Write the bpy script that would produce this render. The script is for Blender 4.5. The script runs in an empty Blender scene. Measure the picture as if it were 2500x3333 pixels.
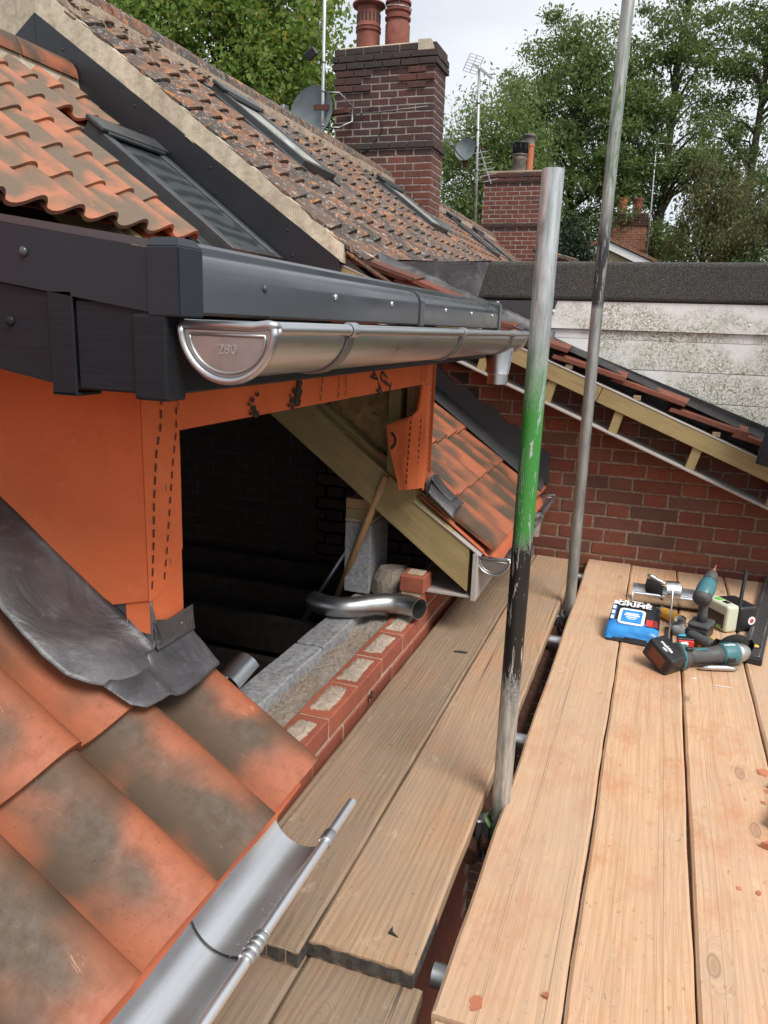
import bpy, bmesh, math, random
import numpy as np
from mathutils import Matrix, Vector, noise as mnoise

# ------------------------------------------------------------------ camera, sky, sun, exposure
sc = bpy.context.scene
C = sc.collection
cam_d = bpy.data.cameras.new('camera')
cam = bpy.data.objects.new('camera', cam_d)
C.objects.link(cam)
sc.camera = cam
cam_d.sensor_fit = 'HORIZONTAL'
cam_d.sensor_width = 36.0
cam_d.lens = 35.914
cam_d.clip_start = 0.02
cam_d.clip_end = 500.0
_r = ((0.94070605, 0.33745923, 0.03454567),
      (0.11096605, -0.20988755, -0.97140813),
      (-0.32055993, 0.91764289, -0.23488901))
cam.matrix_world = Matrix(((_r[0][0], -_r[1][0], -_r[2][0], 0.0),
                           (_r[0][1], -_r[1][1], -_r[2][1], 0.0),
                           (_r[0][2], -_r[1][2], -_r[2][2], 1.19),
                           (0, 0, 0, 1)))

SUN_EL, SUN_AZ = math.radians(52), math.radians(128)     # azimuth clockwise from +Y
world = bpy.data.worlds.new('World')
sc.world = world
world.use_nodes = True
wn, wl = world.node_tree.nodes, world.node_tree.links
bg = wn['Background']
sky = wn.new('ShaderNodeTexSky')
sky.sky_type = 'NISHITA'
sky.sun_disc = False
sky.sun_elevation = SUN_EL
sky.sun_rotation = SUN_AZ
sky.air_density = 1.0
sky.dust_density = 2.0
wtc = wn.new('ShaderNodeTexCoord')
wmap = wn.new('ShaderNodeMapping')
wmap.inputs['Scale'].default_value = (1.0, 1.0, 2.2)
wno = wn.new('ShaderNodeTexNoise')
wno.inputs['Scale'].default_value = 2.3
wno.inputs['Detail'].default_value = 6.0
wno.inputs['Roughness'].default_value = 0.55
wrp = wn.new('ShaderNodeValToRGB')
wrp.color_ramp.elements[0].position = 0.30
wrp.color_ramp.elements[0].color = (0.62, 0.62, 0.62, 1)
wrp.color_ramp.elements[1].position = 0.62
wrp.color_ramp.elements[1].color = (0.97, 0.97, 0.97, 1)
wmx = wn.new('ShaderNodeMix')
wmx.data_type = 'RGBA'
wmx.inputs[7].default_value = (7.5, 7.75, 8.1, 1)        # bright even overcast cloud
wl.new(wtc.outputs['Generated'], wmap.inputs['Vector'])
wl.new(wmap.outputs['Vector'], wno.inputs['Vector'])
wl.new(wno.outputs['Fac'], wrp.inputs['Fac'])
wl.new(wrp.outputs['Color'], wmx.inputs[0])
wl.new(sky.outputs['Color'], wmx.inputs[6])
wl.new(wmx.outputs[2], bg.inputs['Color'])
bg.inputs['Strength'].default_value = 0.10

sun_d = bpy.data.lights.new('sun', 'SUN')
sun_d.energy = 2.9
sun_d.angle = math.radians(26)
sun_d.color = (1.0, 0.95, 0.88)
sun = bpy.data.objects.new('sun', sun_d)
C.objects.link(sun)
_d = Vector((math.sin(SUN_AZ) * math.cos(SUN_EL), math.cos(SUN_AZ) * math.cos(SUN_EL), math.sin(SUN_EL)))
sun.rotation_euler = _d.to_track_quat('Z', 'Y').to_euler()
sun.location = (2, -2, 8)

vs = sc.view_settings
vs.view_transform = 'Standard'
vs.look = 'None'
vs.exposure = 0.40
vs.gamma = 1.0
vs.use_curve_mapping = False
sc.render.resolution_x, sc.render.resolution_y = 768, 1024
sc.cycles.max_bounces = 5
sc.cycles.diffuse_bounces = 3
sc.cycles.glossy_bounces = 3
sc.cycles.transmission_bounces = 3
sc.cycles.caustics_reflective = False
sc.cycles.caustics_refractive = False
sc.cycles.adaptive_threshold = 0.02
sc.cycles.use_denoising = True

rnd = random.Random(7)
PI = math.pi


# ------------------------------------------------------------------ material helper
class MT:
    def __init__(s, name, base=(.5, .5, .5), rough=.6, metal=0.0, spec=None):
        s.m = bpy.data.materials.new(name)
        s.m.use_nodes = True
        s.n, s.l = s.m.node_tree.nodes, s.m.node_tree.links
        s.b = s.n['Principled BSDF']
        s.b.inputs['Base Color'].default_value = (*base, 1)
        s.b.inputs['Roughness'].default_value = rough
        s.b.inputs['Metallic'].default_value = metal
        if spec is not None:
            s.b.inputs['Specular IOR Level'].default_value = spec

    def _in(s, sock, v):
        if isinstance(v, bpy.types.NodeSocket):
            s.l.new(v, sock)
        elif isinstance(v, (tuple, list)):
            sock.default_value = (*v, 1) if (len(v) == 3 and sock.type == 'RGBA') else v
        else:
            sock.default_value = v

    def coord(s, scale=(1, 1, 1), kind='Object', rand=True, rot=(0, 0, 0)):
        tc = s.n.new('ShaderNodeTexCoord')
        if kind == 'World':
            g = s.n.new('ShaderNodeNewGeometry')
            v = g.outputs['Position']
        else:
            v = tc.outputs[kind]
        if rand:
            oi = s.n.new('ShaderNodeObjectInfo')
            mu = s.n.new('ShaderNodeMath')
            mu.operation = 'MULTIPLY'
            mu.inputs[1].default_value = 41.7
            s.l.new(oi.outputs['Random'], mu.inputs[0])
            ad = s.n.new('ShaderNodeVectorMath')
            ad.operation = 'ADD'
            s.l.new(v, ad.inputs[0])
            s.l.new(mu.outputs[0], ad.inputs[1])
            v = ad.outputs[0]
        mp = s.n.new('ShaderNodeMapping')
        mp.inputs['Scale'].default_value = scale
        mp.inputs['Rotation'].default_value = rot
        s.l.new(v, mp.inputs['Vector'])
        return mp.outputs['Vector']

    def rand(s):
        return s.n.new('ShaderNodeObjectInfo').outputs['Random']

    def island(s):
        return s.n.new('ShaderNodeNewGeometry').outputs['Random Per Island']

    def noise(s, vec, scale, detail=4, rough=.55, dist=0.0):
        t = s.n.new('ShaderNodeTexNoise')
        t.inputs['Scale'].default_value = scale
        t.inputs['Detail'].default_value = detail
        t.inputs['Roughness'].default_value = rough
        t.inputs['Distortion'].default_value = dist
        s.l.new(vec, t.inputs['Vector'])
        return t.outputs['Fac']

    def voro(s, vec, scale, feature='F1', out='Distance'):
        t = s.n.new('ShaderNodeTexVoronoi')
        t.feature = feature
        t.inputs['Scale'].default_value = scale
        s.l.new(vec, t.inputs['Vector'])
        return t.outputs[out]

    def wave(s, vec, scale, dist=0.0, detail=2, phase=None):
        t = s.n.new('ShaderNodeTexWave')
        t.bands_direction = 'X'
        t.inputs['Scale'].default_value = scale
        t.inputs['Distortion'].default_value = dist
        t.inputs['Detail'].default_value = detail
        s.l.new(vec, t.inputs['Vector'])
        if phase is not None:
            s.l.new(phase, t.inputs['Phase Offset'])
        return t.outputs['Fac']

    def ramp(s, fac, stops, interp='LINEAR'):
        r = s.n.new('ShaderNodeValToRGB')
        r.color_ramp.interpolation = interp
        els = r.color_ramp.elements
        while len(els) < len(stops):
            els.new(0.5)
        for e, (p, c) in zip(els, stops):
            e.position = p
            e.color = (c, c, c, 1) if isinstance(c, (int, float)) else (*c, 1)
        s.l.new(fac, r.inputs['Fac'])
        return r.outputs['Color']

    def mix(s, fac, a, b, mode='MIX'):
        x = s.n.new('ShaderNodeMix')
        x.data_type = 'RGBA'
        x.blend_type = mode
        s._in(x.inputs[0], fac)
        s._in(x.inputs[6], a)
        s._in(x.inputs[7], b)
        return x.outputs[2]

    def math(s, op, a, b=0.0):
        x = s.n.new('ShaderNodeMath')
        x.operation = op
        s._in(x.inputs[0], a)
        s._in(x.inputs[1], b)
        return x.outputs[0]

    def sep(s, vec, ax):
        x = s.n.new('ShaderNodeSeparateXYZ')
        s.l.new(vec, x.inputs[0])
        return x.outputs[ax]

    def color(s, c):
        s._in(s.b.inputs['Base Color'], c)
        return s

    def rough(s, c):
        s._in(s.b.inputs['Roughness'], c)
        return s

    def metal(s, c):
        s._in(s.b.inputs['Metallic'], c)
        return s

    def bump(s, h, strength=.4, dist=.004):
        b = s.n.new('ShaderNodeBump')
        b.inputs['Strength'].default_value = strength
        b.inputs['Distance'].default_value = dist
        s._in(b.inputs['Height'], h)
        s.l.new(b.outputs['Normal'], s.b.inputs['Normal'])
        return s


MATS = {}


def plain(name, base, rough=.5, metal=0.0, var=.12, scale=25, bump=0.0):
    t = MT(name, base, rough, metal)
    v = t.coord()
    n = t.noise(v, scale, 4)
    lo = tuple(c * (1 - var) for c in base)
    hi = tuple(min(1, c * (1 + var)) for c in base)
    t.color(t.ramp(n, [(.3, lo), (.7, hi)]))
    t.rough(t.ramp(t.noise(v, scale * .6, 3), [(.3, max(0, rough - .1)), (.7, min(1, rough + .12))]))
    if bump:
        t.bump(n, bump, .002)
    MATS[name] = t.m
    return t.m


def m_wood(name, light, dark, knotc, stain=.0, grey=(.3, .25, .2), greyamt=.3, ring=.5):
    t = MT(name, light, .75)
    v = t.coord()
    kv = t.coord((6.5, 2.6, 0.01))
    d = t.voro(kv, 1.0)
    halo = t.ramp(d, [(.02, 1.0), (.26, 0.0)], 'EASE')
    core = t.ramp(d, [(.045, 1.0), (.075, 0.0)])
    rim = t.ramp(d, [(.06, 0.0), (.075, 1.0), (.10, 0.0)])
    # growth rings: irregular bands that run along the board and bend round the knots
    drift = t.noise(t.coord((3.0, .55, 1)), 1.5, 4, .5)
    ph = t.math('ADD', t.math('MULTIPLY', halo, 7.0), t.math('MULTIPLY', drift, 60.0))
    g = t.wave(t.coord((1, .03, 1)), 19, 2.2, 3, ph)
    wob = t.math('MULTIPLY', t.math('ADD', halo, t.noise(t.coord((4, .8, 1)), 1.0, 2)), .10)
    vv = t.n.new('ShaderNodeVectorMath')
    vv.operation = 'ADD'
    t.l.new(v, vv.inputs[0])
    cb = t.n.new('ShaderNodeCombineXYZ')
    t.l.new(wob, cb.inputs[0])
    t.l.new(cb.outputs[0], vv.inputs[1])

    def st(sx, sy, detail, rough):
        mp = t.n.new('ShaderNodeMapping')
        mp.inputs['Scale'].default_value = (sx, sy, 90)
        t.l.new(vv.outputs[0], mp.inputs['Vector'])
        return t.noise(mp.outputs[0], 1.0, detail, rough)
    g2 = st(520, 6.0, 3, .65)
    g3 = st(230, 1.3, 4, .7)
    g4 = st(28, .7, 3, .6)
    col = t.mix(t.math('MULTIPLY', t.ramp(g, [(.35, 0.0), (.95, 1.0)]), ring), light, dark)
    col = t.mix(t.ramp(g3, [(.48, .0), (.64, .55)]), col, dark)
    col = t.mix(t.ramp(g2, [(.44, .0), (.70, .60)]), col, dark)
    col = t.mix(t.ramp(g4, [(.35, .30), (.60, .0)]), col, tuple(min(1, c * 1.18) for c in light))
    blot = t.noise(v, 4.5, 6, .65)
    col = t.mix(t.ramp(blot, [(.42, 0.0), (.68, greyamt)]), col, grey)
    if stain:
        sn = t.noise(t.coord((7, 4, 9)), 1.0, 7, .72)
        col = t.mix(t.ramp(sn, [(.50, 0.0), (.68, stain)]), col, (.50, .22, .11))
        pl_ = t.noise(t.coord((15, 11, 9), rand=True), 1.0, 7, .75)
        col = t.mix(t.ramp(pl_, [(.60, 0.0), (.72, .4)]), col, (.66, .56, .46))
    fine = t.noise(t.coord((70, 38, 60)), 1.0, 4, .75)
    col = t.mix(t.ramp(fine, [(.62, 0), (.70, .55)]), col, tuple(c * .45 for c in dark))
    col = t.mix(t.math('MULTIPLY', core, .55), col, knotc)
    col = t.mix(t.math('MULTIPLY', rim, .6), col, tuple(c * .5 for c in knotc))
    crack = t.noise(t.coord((30, .10, 1)), 1.0, 2, .4)
    ck = t.ramp(crack, [(.655, 0.0), (.659, .8), (.664, .8), (.668, 0)])
    col = t.mix(ck, col, tuple(c * .22 for c in dark))
    t.color(t.mix(t.math('MULTIPLY', t.rand(), .34), col, grey))
    t.bump(t.math('MULTIPLY', t.noise(t.coord((170, 2.2, 60)), 1.0, 4, .7), -1.0), .45, .0018)
    MATS[name] = t.m
    return t.m


def m_brick(name, cols, soot=.0, pale=.12, scale=60, bumpd=.0025):
    t = MT(name, cols[0], .88)
    v = t.coord()
    r = t.rand()
    stops = [(i / (len(cols) - 1) if len(cols) > 1 else 0, c) for i, c in enumerate(cols)]
    c = t.ramp(r, stops)
    n = t.noise(v, 22, 5, .65)
    c = t.mix(t.ramp(n, [(.35, .0), (.7, .45)]), c, tuple(x * .55 for x in cols[0]))
    f = t.noise(v, scale * 3, 3, .7)
    c = t.mix(t.ramp(f, [(.62, 0.0), (.72, pale)]), c, (.6, .5, .42))
    if soot:
        s = t.noise(t.coord(kind='World', rand=False), 2.5, 5, .6)
        c = t.mix(t.ramp(s, [(.3, 0.0), (.62, soot)]), c, (.035, .03, .028))
    t.color(c)
    t.bump(t.math('ADD', n, t.math('MULTIPLY', f, .6)), .6, bumpd)
    MATS[name] = t.m
    return t.m


def m_mortar(name, base, dark, scale=45):
    t = MT(name, base, .95)
    v = t.coord(kind='World', rand=False)
    n = t.noise(v, scale, 6, .7)
    c = t.ramp(n, [(.3, dark), (.6, base)])
    big = t.noise(v, 3.5, 4)
    c = t.mix(t.ramp(big, [(.4, 0), (.75, .45)]), c, tuple(x * .5 for x in dark))
    t.color(c)
    t.bump(n, .8, .004)
    MATS[name] = t.m
    return t.m


def m_tile(name, orange, brown, lo, hi, sc_=5.5, scuff=.5, w=.18, inner=.34):
    t = MT(name, orange, .66)
    v = t.coord()
    o = t.coord(rand=False)
    # kiln flashing: the pan of each tile is burnt brown-grey, rolls and tails stay orange
    ex = t.ramp(t.math('DIVIDE', t.sep(o, 0), w), [(0, .25), (.22, 1), (.55, 1), (.80, .10), (1, .0)], 'EASE')
    ey = t.ramp(t.math('DIVIDE', t.sep(o, 1), .30), [(0, .15), (.25, 1), (1, .8)], 'EASE')
    inn = t.math('MULTIPLY', t.math('SUBTRACT', t.math('MULTIPLY', ex, ey), .5), inner)
    n = t.noise(v, sc_, 2.0, .45, .4)
    rr = t.math('ADD', t.math('ADD', n, inn), t.math('MULTIPLY', t.math('SUBTRACT', t.rand(), .5), .16))
    c = t.ramp(rr, [(lo, orange), (hi, brown)], 'EASE')
    n2 = t.noise(v, 48, 5, .7)
    c = t.mix(t.ramp(n2, [(.46, 0), (.74, .26)]), c, tuple(x * .7 for x in brown))
    n3 = t.noise(t.coord((26, 7, 12)), 1.0, 7, .75, 1.4)
    c = t.mix(t.ramp(n3, [(.655, 0), (.675, scuff)]), c, (.58, .26, .11))
    n4 = t.noise(t.coord((34, 6, 14)), 1.0, 8, .8, 1.2)
    c = t.mix(t.ramp(n4, [(.655, 0), (.71, .5)]), c, (.52, .45, .40))
    pit = t.voro(v, 95)
    c = t.mix(t.ramp(pit, [(.06, .7), (.13, 0)]), c, (.03, .024, .02))
    t.color(c)
    t.rough(t.ramp(n2, [(.3, .52), (.7, .74)]))
    t.bump(t.math('ADD', n2, t.math('MULTIPLY', n4, .6)), .4, .002)
    MATS[name] = t.m
    return t.m


def m_oldtile(name):
    t = MT(name, (.1, .08, .07), .92)
    v = t.coord()
    w = t.coord(kind='World', rand=False)
    base = t.ramp(t.rand(), [(0, (.055, .047, .042)), (.5, (.085, .070, .060)), (.8, (.12, .085, .065)), (1, (.19, .09, .052))])
    n = t.noise(w, 6, 6, .7)
    c = t.mix(t.ramp(n, [(.50, 0), (.64, .75)]), base, (.29, .115, .055))
    n1 = t.noise(w, 18, 6, .75)
    c = t.mix(t.ramp(n1, [(.52, 0), (.66, .6)]), c, (.060, .050, .044))
    n2 = t.noise(w, 30, 5, .8, .5)
    c = t.mix(t.ramp(n2, [(.55, 0), (.62, .8)]), c, (.38, .355, .325))
    n3 = t.noise(v, 11, 4, .7, .4)
    c = t.mix(t.ramp(n3, [(.58, 0), (.64, .8)]), c, (.44, .18, .05))
    t.color(c)
    t.bump(t.math('ADD', n1, n2), .8, .007)
    MATS[name] = t.m
    return t.m


def m_metal(name, base, rough, streak=(3, 60, 60), metal=1.0, spot=0.0, kind='Object'):
    t = MT(name, base, rough, metal)
    v = t.coord(streak, kind=kind)
    n = t.noise(v, 1.0, 4, .6)
    lo = tuple(c * .78 for c in base)
    t.color(t.ramp(n, [(.3, lo), (.7, base)]))
    f = t.noise(t.coord(), 14, 4, .6)
    dv_ = (.03, .05) if 'zinc' in name else (.09, .13)
    t.rough(t.ramp(f, [(.3, max(.05, rough - dv_[0])), (.7, rough + dv_[1])]))
    if 'zinc' not in name:
        t.bump(f, .05, .002)
    MATS[name] = t.m
    return t.m


# ---- the palette
m_wood('pine_board', (.63, .395, .235), (.37, .215, .120), (.28, .16, .09), .75, (.45, .34, .25), .45, .28)
m_wood('brown_board', (.45, .295, .180), (.24, .145, .085), (.16, .095, .055), .40, (.30, .23, .17), .60)
m_wood('weathered_board', (.31, .22, .142), (.155, .10, .063), (.12, .075, .048), .2, (.25, .195, .15), .6)
m_wood('treated_timber', (.36, .275, .125), (.20, .14, .055), (.13, .08, .035), 0, (.27, .22, .11), .35)
m_wood('plain_handle', (.42, .25, .12), (.32, .18, .08), (.3, .17, .08), 0, (.3, .2, .12), .2)
m_brick('new_brick', [(.30, .082, .048), (.36, .10, .055), (.26, .07, .042)], 0, .25)
m_brick('wall_brick', [(.20, .056, .034), (.25, .072, .040), (.17, .050, .033), (.29, .092, .046), (.12, .064, .046), (.23, .062, .036), (.15, .076, .052)], .2, .15)
m_brick('sooty_brick', [(.085, .030, .024), (.13, .038, .028), (.07, .027, .024), (.15, .045, .032)], .6, .35, 30)
m_brick('black_brick', [(.05, .035, .032), (.075, .04, .034), (.04, .03, .028)], .6, .35, 30)
m_brick('red_brick', [(.17, .05, .034), (.23, .068, .04), (.13, .042, .032)], .35, .25, 30)
m_brick('orange_brick', [(.28, .098, .050), (.33, .118, .06), (.24, .082, .045)], .15, .15, 20)
m_brick('dark_room_brick', [(.045, .024, .018), (.06, .03, .02), (.035, .02, .016)], .6, .06)  # near-black colour stands for the shade inside the room
m_mortar('cream_mortar', (.56, .46, .34), (.36, .29, .21))
m_mortar('lime_mortar', (.40, .355, .32), (.13, .11, .095), 30)
m_mortar('wall_mortar', (.33, .25, .185), (.10, .068, .05), 70)
m_brick('red_tile', [(.17, .055, .035), (.24, .075, .045), (.13, .05, .036)], .25, .1, 40)
m_mortar('pink_mortar', (.50, .41, .325), (.30, .235, .18), 55)
m_mortar('old_mortar', (.36, .28, .21), (.16, .115, .085))
m_mortar('dark_mortar', (.15, .135, .12), (.07, .06, .052))
m_mortar('shade_mortar', (.075, .068, .06), (.03, .026, .023))  # room walls: interior shade put into the mortar colour
plain('shade_timber', (.028, .022, .017), .9, 0, .4, 20)  # room floor, joists and rear slope: interior shade put into the colour
m_mortar('verge_cement', (.54, .47, .36), (.34, .285, .205), 26)
m_mortar('block_grey', (.42, .43, .44), (.17, .175, .18), 60)
m_tile('new_tile', (.32, .096, .043), (.074, .047, .027), .34, .68, 5.5, .5, .18, .22)
m_tile('pale_tile', (.39, .145, .075), (.145, .102, .066), .28, .60, 5.5, .6, .19, .18)
m_oldtile('old_tile')
m_metal('zinc', (.70, .715, .73), .30, (60, 1.5, 60))
m_metal('bright_zinc', (.82, .84, .86), .36, (60, 1.5, 60), .90)
m_metal('pipe_zinc', (.50, .515, .53), .36, (20, 20, 20))
m_metal('cap_zinc', (.42, .42, .41), .42, (20, 20, 20))
m_metal('galvanised', (.52, .54, .55), .42, (8, 8, 1.2))
m_metal('dull_steel', (.30, .31, .31), .5, (20, 20, 20))

m_metal('dark_lead', (.055, .056, .06), .55, (4, 4, 4), .2)
plain('orange_underlay', (.50, .13, .06), .8, 0, .06, 40)
plain('black_plastic', (.018, .018, .02), .42, 0, .25, 30)
plain('white_board', (.36, .335, .315), .6, 0, .12, 6)
plain('white_paint', (.75, .75, .74), .5, 0, .08, 9)
plain('navy_cloth', (.016, .018, .026), .95, 0, .3, 60, .5)
plain('teal_plastic', (.045, .16, .185), .42, 0, .15, 30)
plain('grey_rubber', (.07, .072, .072), .65, 0, .2, 40)
plain('blue_film', (.03, .24, .62), .3, 0, .25, 18)
plain('black_film', (.016, .017, .019), .3, 0, .3, 20)
plain('white_print', (.8, .8, .8), .5, 0, .05, 30)
plain('red_plastic', (.60, .05, .04), .45, 0, .15, 30)
plain('yellow_plastic', (.66, .42, .03), .4, 0, .12, 30)
plain('yellow_thread', (.62, .33, .05), .85, 0, .3, 160, .8)
plain('cyan_foam', (.05, .42, .62), .8, 0, .1, 30)
plain('cream_plastic', (.60, .62, .48), .45, 0, .08, 20)
plain('green_plastic', (.16, .52, .10), .45, 0, .1, 20)
plain('green_paint', (.10, .17, .07), .5, 0, .5, 40)
plain('black_ink', (.02, .016, .014), .7, 0, .2, 30)
plain('dull_band', (.085, .078, .07), .65, .4, .4, 60)
plain('rust_steel', (.10, .045, .03), .8, .3, .4, 40)
plain('terracotta_pot', (.20, .062, .042), .75, 0, .25, 9)
plain('orange_pot', (.46, .15, .07), .7, 0, .15, 9)
plain('smoky_pot', (.16, .14, .12), .8, 0, .5, 6)
plain('aerial_metal', (.50, .50, .50), .45, .8, .2, 30)
plain('dish_grey', (.16, .19, .20), .55, 0, .25, 4)
plain('clay_chip', (.42, .15, .08), .9, 0, .35, 40)
plain('dust_white', (.7, .66, .6), .9, 0, .1, 40)
plain('grit', (.42, .36, .28), .95, 0, .3, 60)
plain('far_render', (.40, .33, .20), .9, 0, .2, 3)


def m_lead():
    t = MT('lead_sheet', (.2, .2, .21), .5, .55)
    v = t.coord(rand=False)
    n = t.noise(v, 6, 5, .6, .6)
    n2 = t.noise(v, 28, 5, .7)
    c = t.ramp(n, [(.32, (.066, .064, .067)), (.52, (.11, .108, .113)), (.72, (.20, .20, .21))])
    c = t.mix(t.ramp(n2, [(.58, 0), (.72, .3)]), c, (.36, .36, .39))
    t.color(c)
    t.rough(t.ramp(n, [(.3, .40), (.7, .60)]))
    t.bump(t.math('ADD', n, t.math('MULTIPLY', n2, .08)), .6, .020)
    MATS['lead_sheet'] = t.m


m_lead()


def m_fascia():
    t = MT('fascia_grey', (.035, .040, .048), .20)
    v = t.coord((3, 3, 3))
    t.color(t.ramp(t.noise(v, 1.0, 3), [(.3, (.052, .059, .069)), (.7, (.066, .074, .086))]))  # front copy of the fascia, base lightened for mirrored sky
    t.rough(t.ramp(t.noise(t.coord((2, 5, 5)), 1.2, 4), [(.3, .12), (.7, .3)]))
    MATS['fascia_grey'] = t.m
    t = MT('fascia_matt', (.026, .029, .034), .5, 0, .3)
    t.color(t.ramp(t.noise(t.coord((3, 3, 3)), 1.0, 3), [(.3, (.015, .0195, .0265)), (.7, (.021, .0265, .035))]))
    MATS['fascia_matt'] = t.m
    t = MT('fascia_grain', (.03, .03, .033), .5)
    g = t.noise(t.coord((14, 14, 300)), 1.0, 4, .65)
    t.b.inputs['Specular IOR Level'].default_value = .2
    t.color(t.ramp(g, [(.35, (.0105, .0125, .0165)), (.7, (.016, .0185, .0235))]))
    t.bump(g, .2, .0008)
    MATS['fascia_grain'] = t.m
    t = MT('verge_black', (.02, .021, .026), .4)
    g = t.noise(t.coord((4, 4, 4)), 1.0, 4, .6)
    t.color(t.ramp(g, [(.3, (.011, .012, .016)), (.7, (.019, .020, .025))]))
    MATS['verge_black'] = t.m


m_fascia()


def m_membrane():
    t = MT('orange_membrane', (.66, .13, .04), .95, 0, .08)
    v = t.coord(kind='World', rand=False)
    w = t.wave(t.coord((1, 1, 1), kind='World', rot=(.78, .6, .78), rand=False), 120, .8, 1)
    w2 = t.wave(t.coord((1, 1, 1), kind='World', rot=(-.78, .6, -.78), rand=False), 120, .8, 1)
    n = t.noise(v, 5, 5, .6)
    c = t.ramp(n, [(.3, (.66, .165, .063)), (.5, (.71, .182, .072)), (.7, (.76, .20, .082))])
    h = t.math('MULTIPLY', w, w2)
    c = t.mix(t.ramp(h, [(.0, .22), (.35, 0)]), c, (.46, .085, .03))
    dust = t.noise(v, 28, 6, .75)
    c = t.mix(t.ramp(dust, [(.56, 0), (.75, .28)]), c, (.80, .34, .18))
    t.color(c)
    wr = t.noise(v, 5.5, 3, .5, .8)
    t.bump(t.math('ADD', t.math('MULTIPLY', h, .02), wr), .5, .024)
    MATS['orange_membrane'] = t.m


m_membrane()


def m_pole1():
    t = MT('painted_pole', (.5, .5, .5), .45, .6)
    o = t.coord(kind='World', rand=False)
    z = t.sep(o, 2)
    n = t.noise(t.coord((30, 30, 5)), 1.0, 5, .7)
    n2 = t.noise(t.coord((70, 70, 9)), 1.0, 5, .7, .6)
    spk = t.noise(t.coord((160, 160, 120)), 1.0, 3, .8)
    zn = t.math('ADD', t.math('ADD', z, t.math('MULTIPLY', t.math('SUBTRACT', n, .5), .16)), t.math('MULTIPLY', t.math('SUBTRACT', spk, .5), .16))
    steel = t.ramp(n2, [(.36, (.30, .32, .32)), (.52, (.50, .53, .53)), (.68, (.66, .69, .69))])
    # sprayed green between 0.72 and 1.2 m, black from 0.33 to 0.72 m (its colour coding)
    gm = t.ramp(t.math('DIVIDE', zn, 2.0), [(.345, 0), (.362, 1), (.50, 1), (.60, 0)])
    bm = t.ramp(t.math('DIVIDE', zn, 2.0), [(.150, 0), (.185, 1), (.345, 1), (.362, 0)])
    # paint is missing in long flakes
    fl = t.ramp(n2, [(.595, 1), (.61, 0)])
    gm = t.math('MULTIPLY', gm, fl)
    bm = t.math('MULTIPLY', bm, fl)
    c = t.mix(gm, steel, (.045, .23, .045))
    c = t.mix(bm, c, (.012, .012, .012))
    t.color(c)
    t.metal(t.math('MULTIPLY', t.math('SUBTRACT', 1.0, t.math('MAXIMUM', gm, bm)), .75))
    t.rough(t.ramp(n, [(.3, .32), (.7, .5)]))
    t.bump(n2, .15, .001)
    MATS['painted_pole'] = t.m
    t = MT('worn_pole', (.4, .4, .4), .5, .6)
    z = t.sep(t.coord(kind='World', rand=False), 2)
    n = t.noise(t.coord((24, 24, 4)), 1.0, 5, .7)
    n2 = t.noise(t.coord((90, 90, 10)), 1.0, 5, .75, .5)
    c = t.ramp(n, [(.35, (.20, .21, .195)), (.62, (.42, .43, .41))])
    zz = t.math('DIVIDE', z, 3.0)
    bm = t.math('MULTIPLY', t.ramp(zz, [(.430, 0), (.436, 1), (.515, 1), (.58, .0)]), t.ramp(n2, [(.52, 1), (.60, 0)]))
    gm = t.math('MULTIPLY', t.ramp(zz, [(.54, 0), (.60, 1), (.70, 1), (.78, 0)]), t.ramp(n2, [(.50, 0), (.58, 1)]))
    c = t.mix(bm, c, (.022, .022, .024))
    c = t.mix(gm, c, (.09, .17, .09))
    t.color(c)
    t.metal(t.math('SUBTRACT', .7, t.math('MULTIPLY', t.math('MAXIMUM', gm, bm), .65)))
    t.rough(t.ramp(n2, [(.3, .4), (.7, .62)]))
    t.bump(n2, .2, .001)
    MATS['worn_pole'] = t.m


m_pole1()


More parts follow.
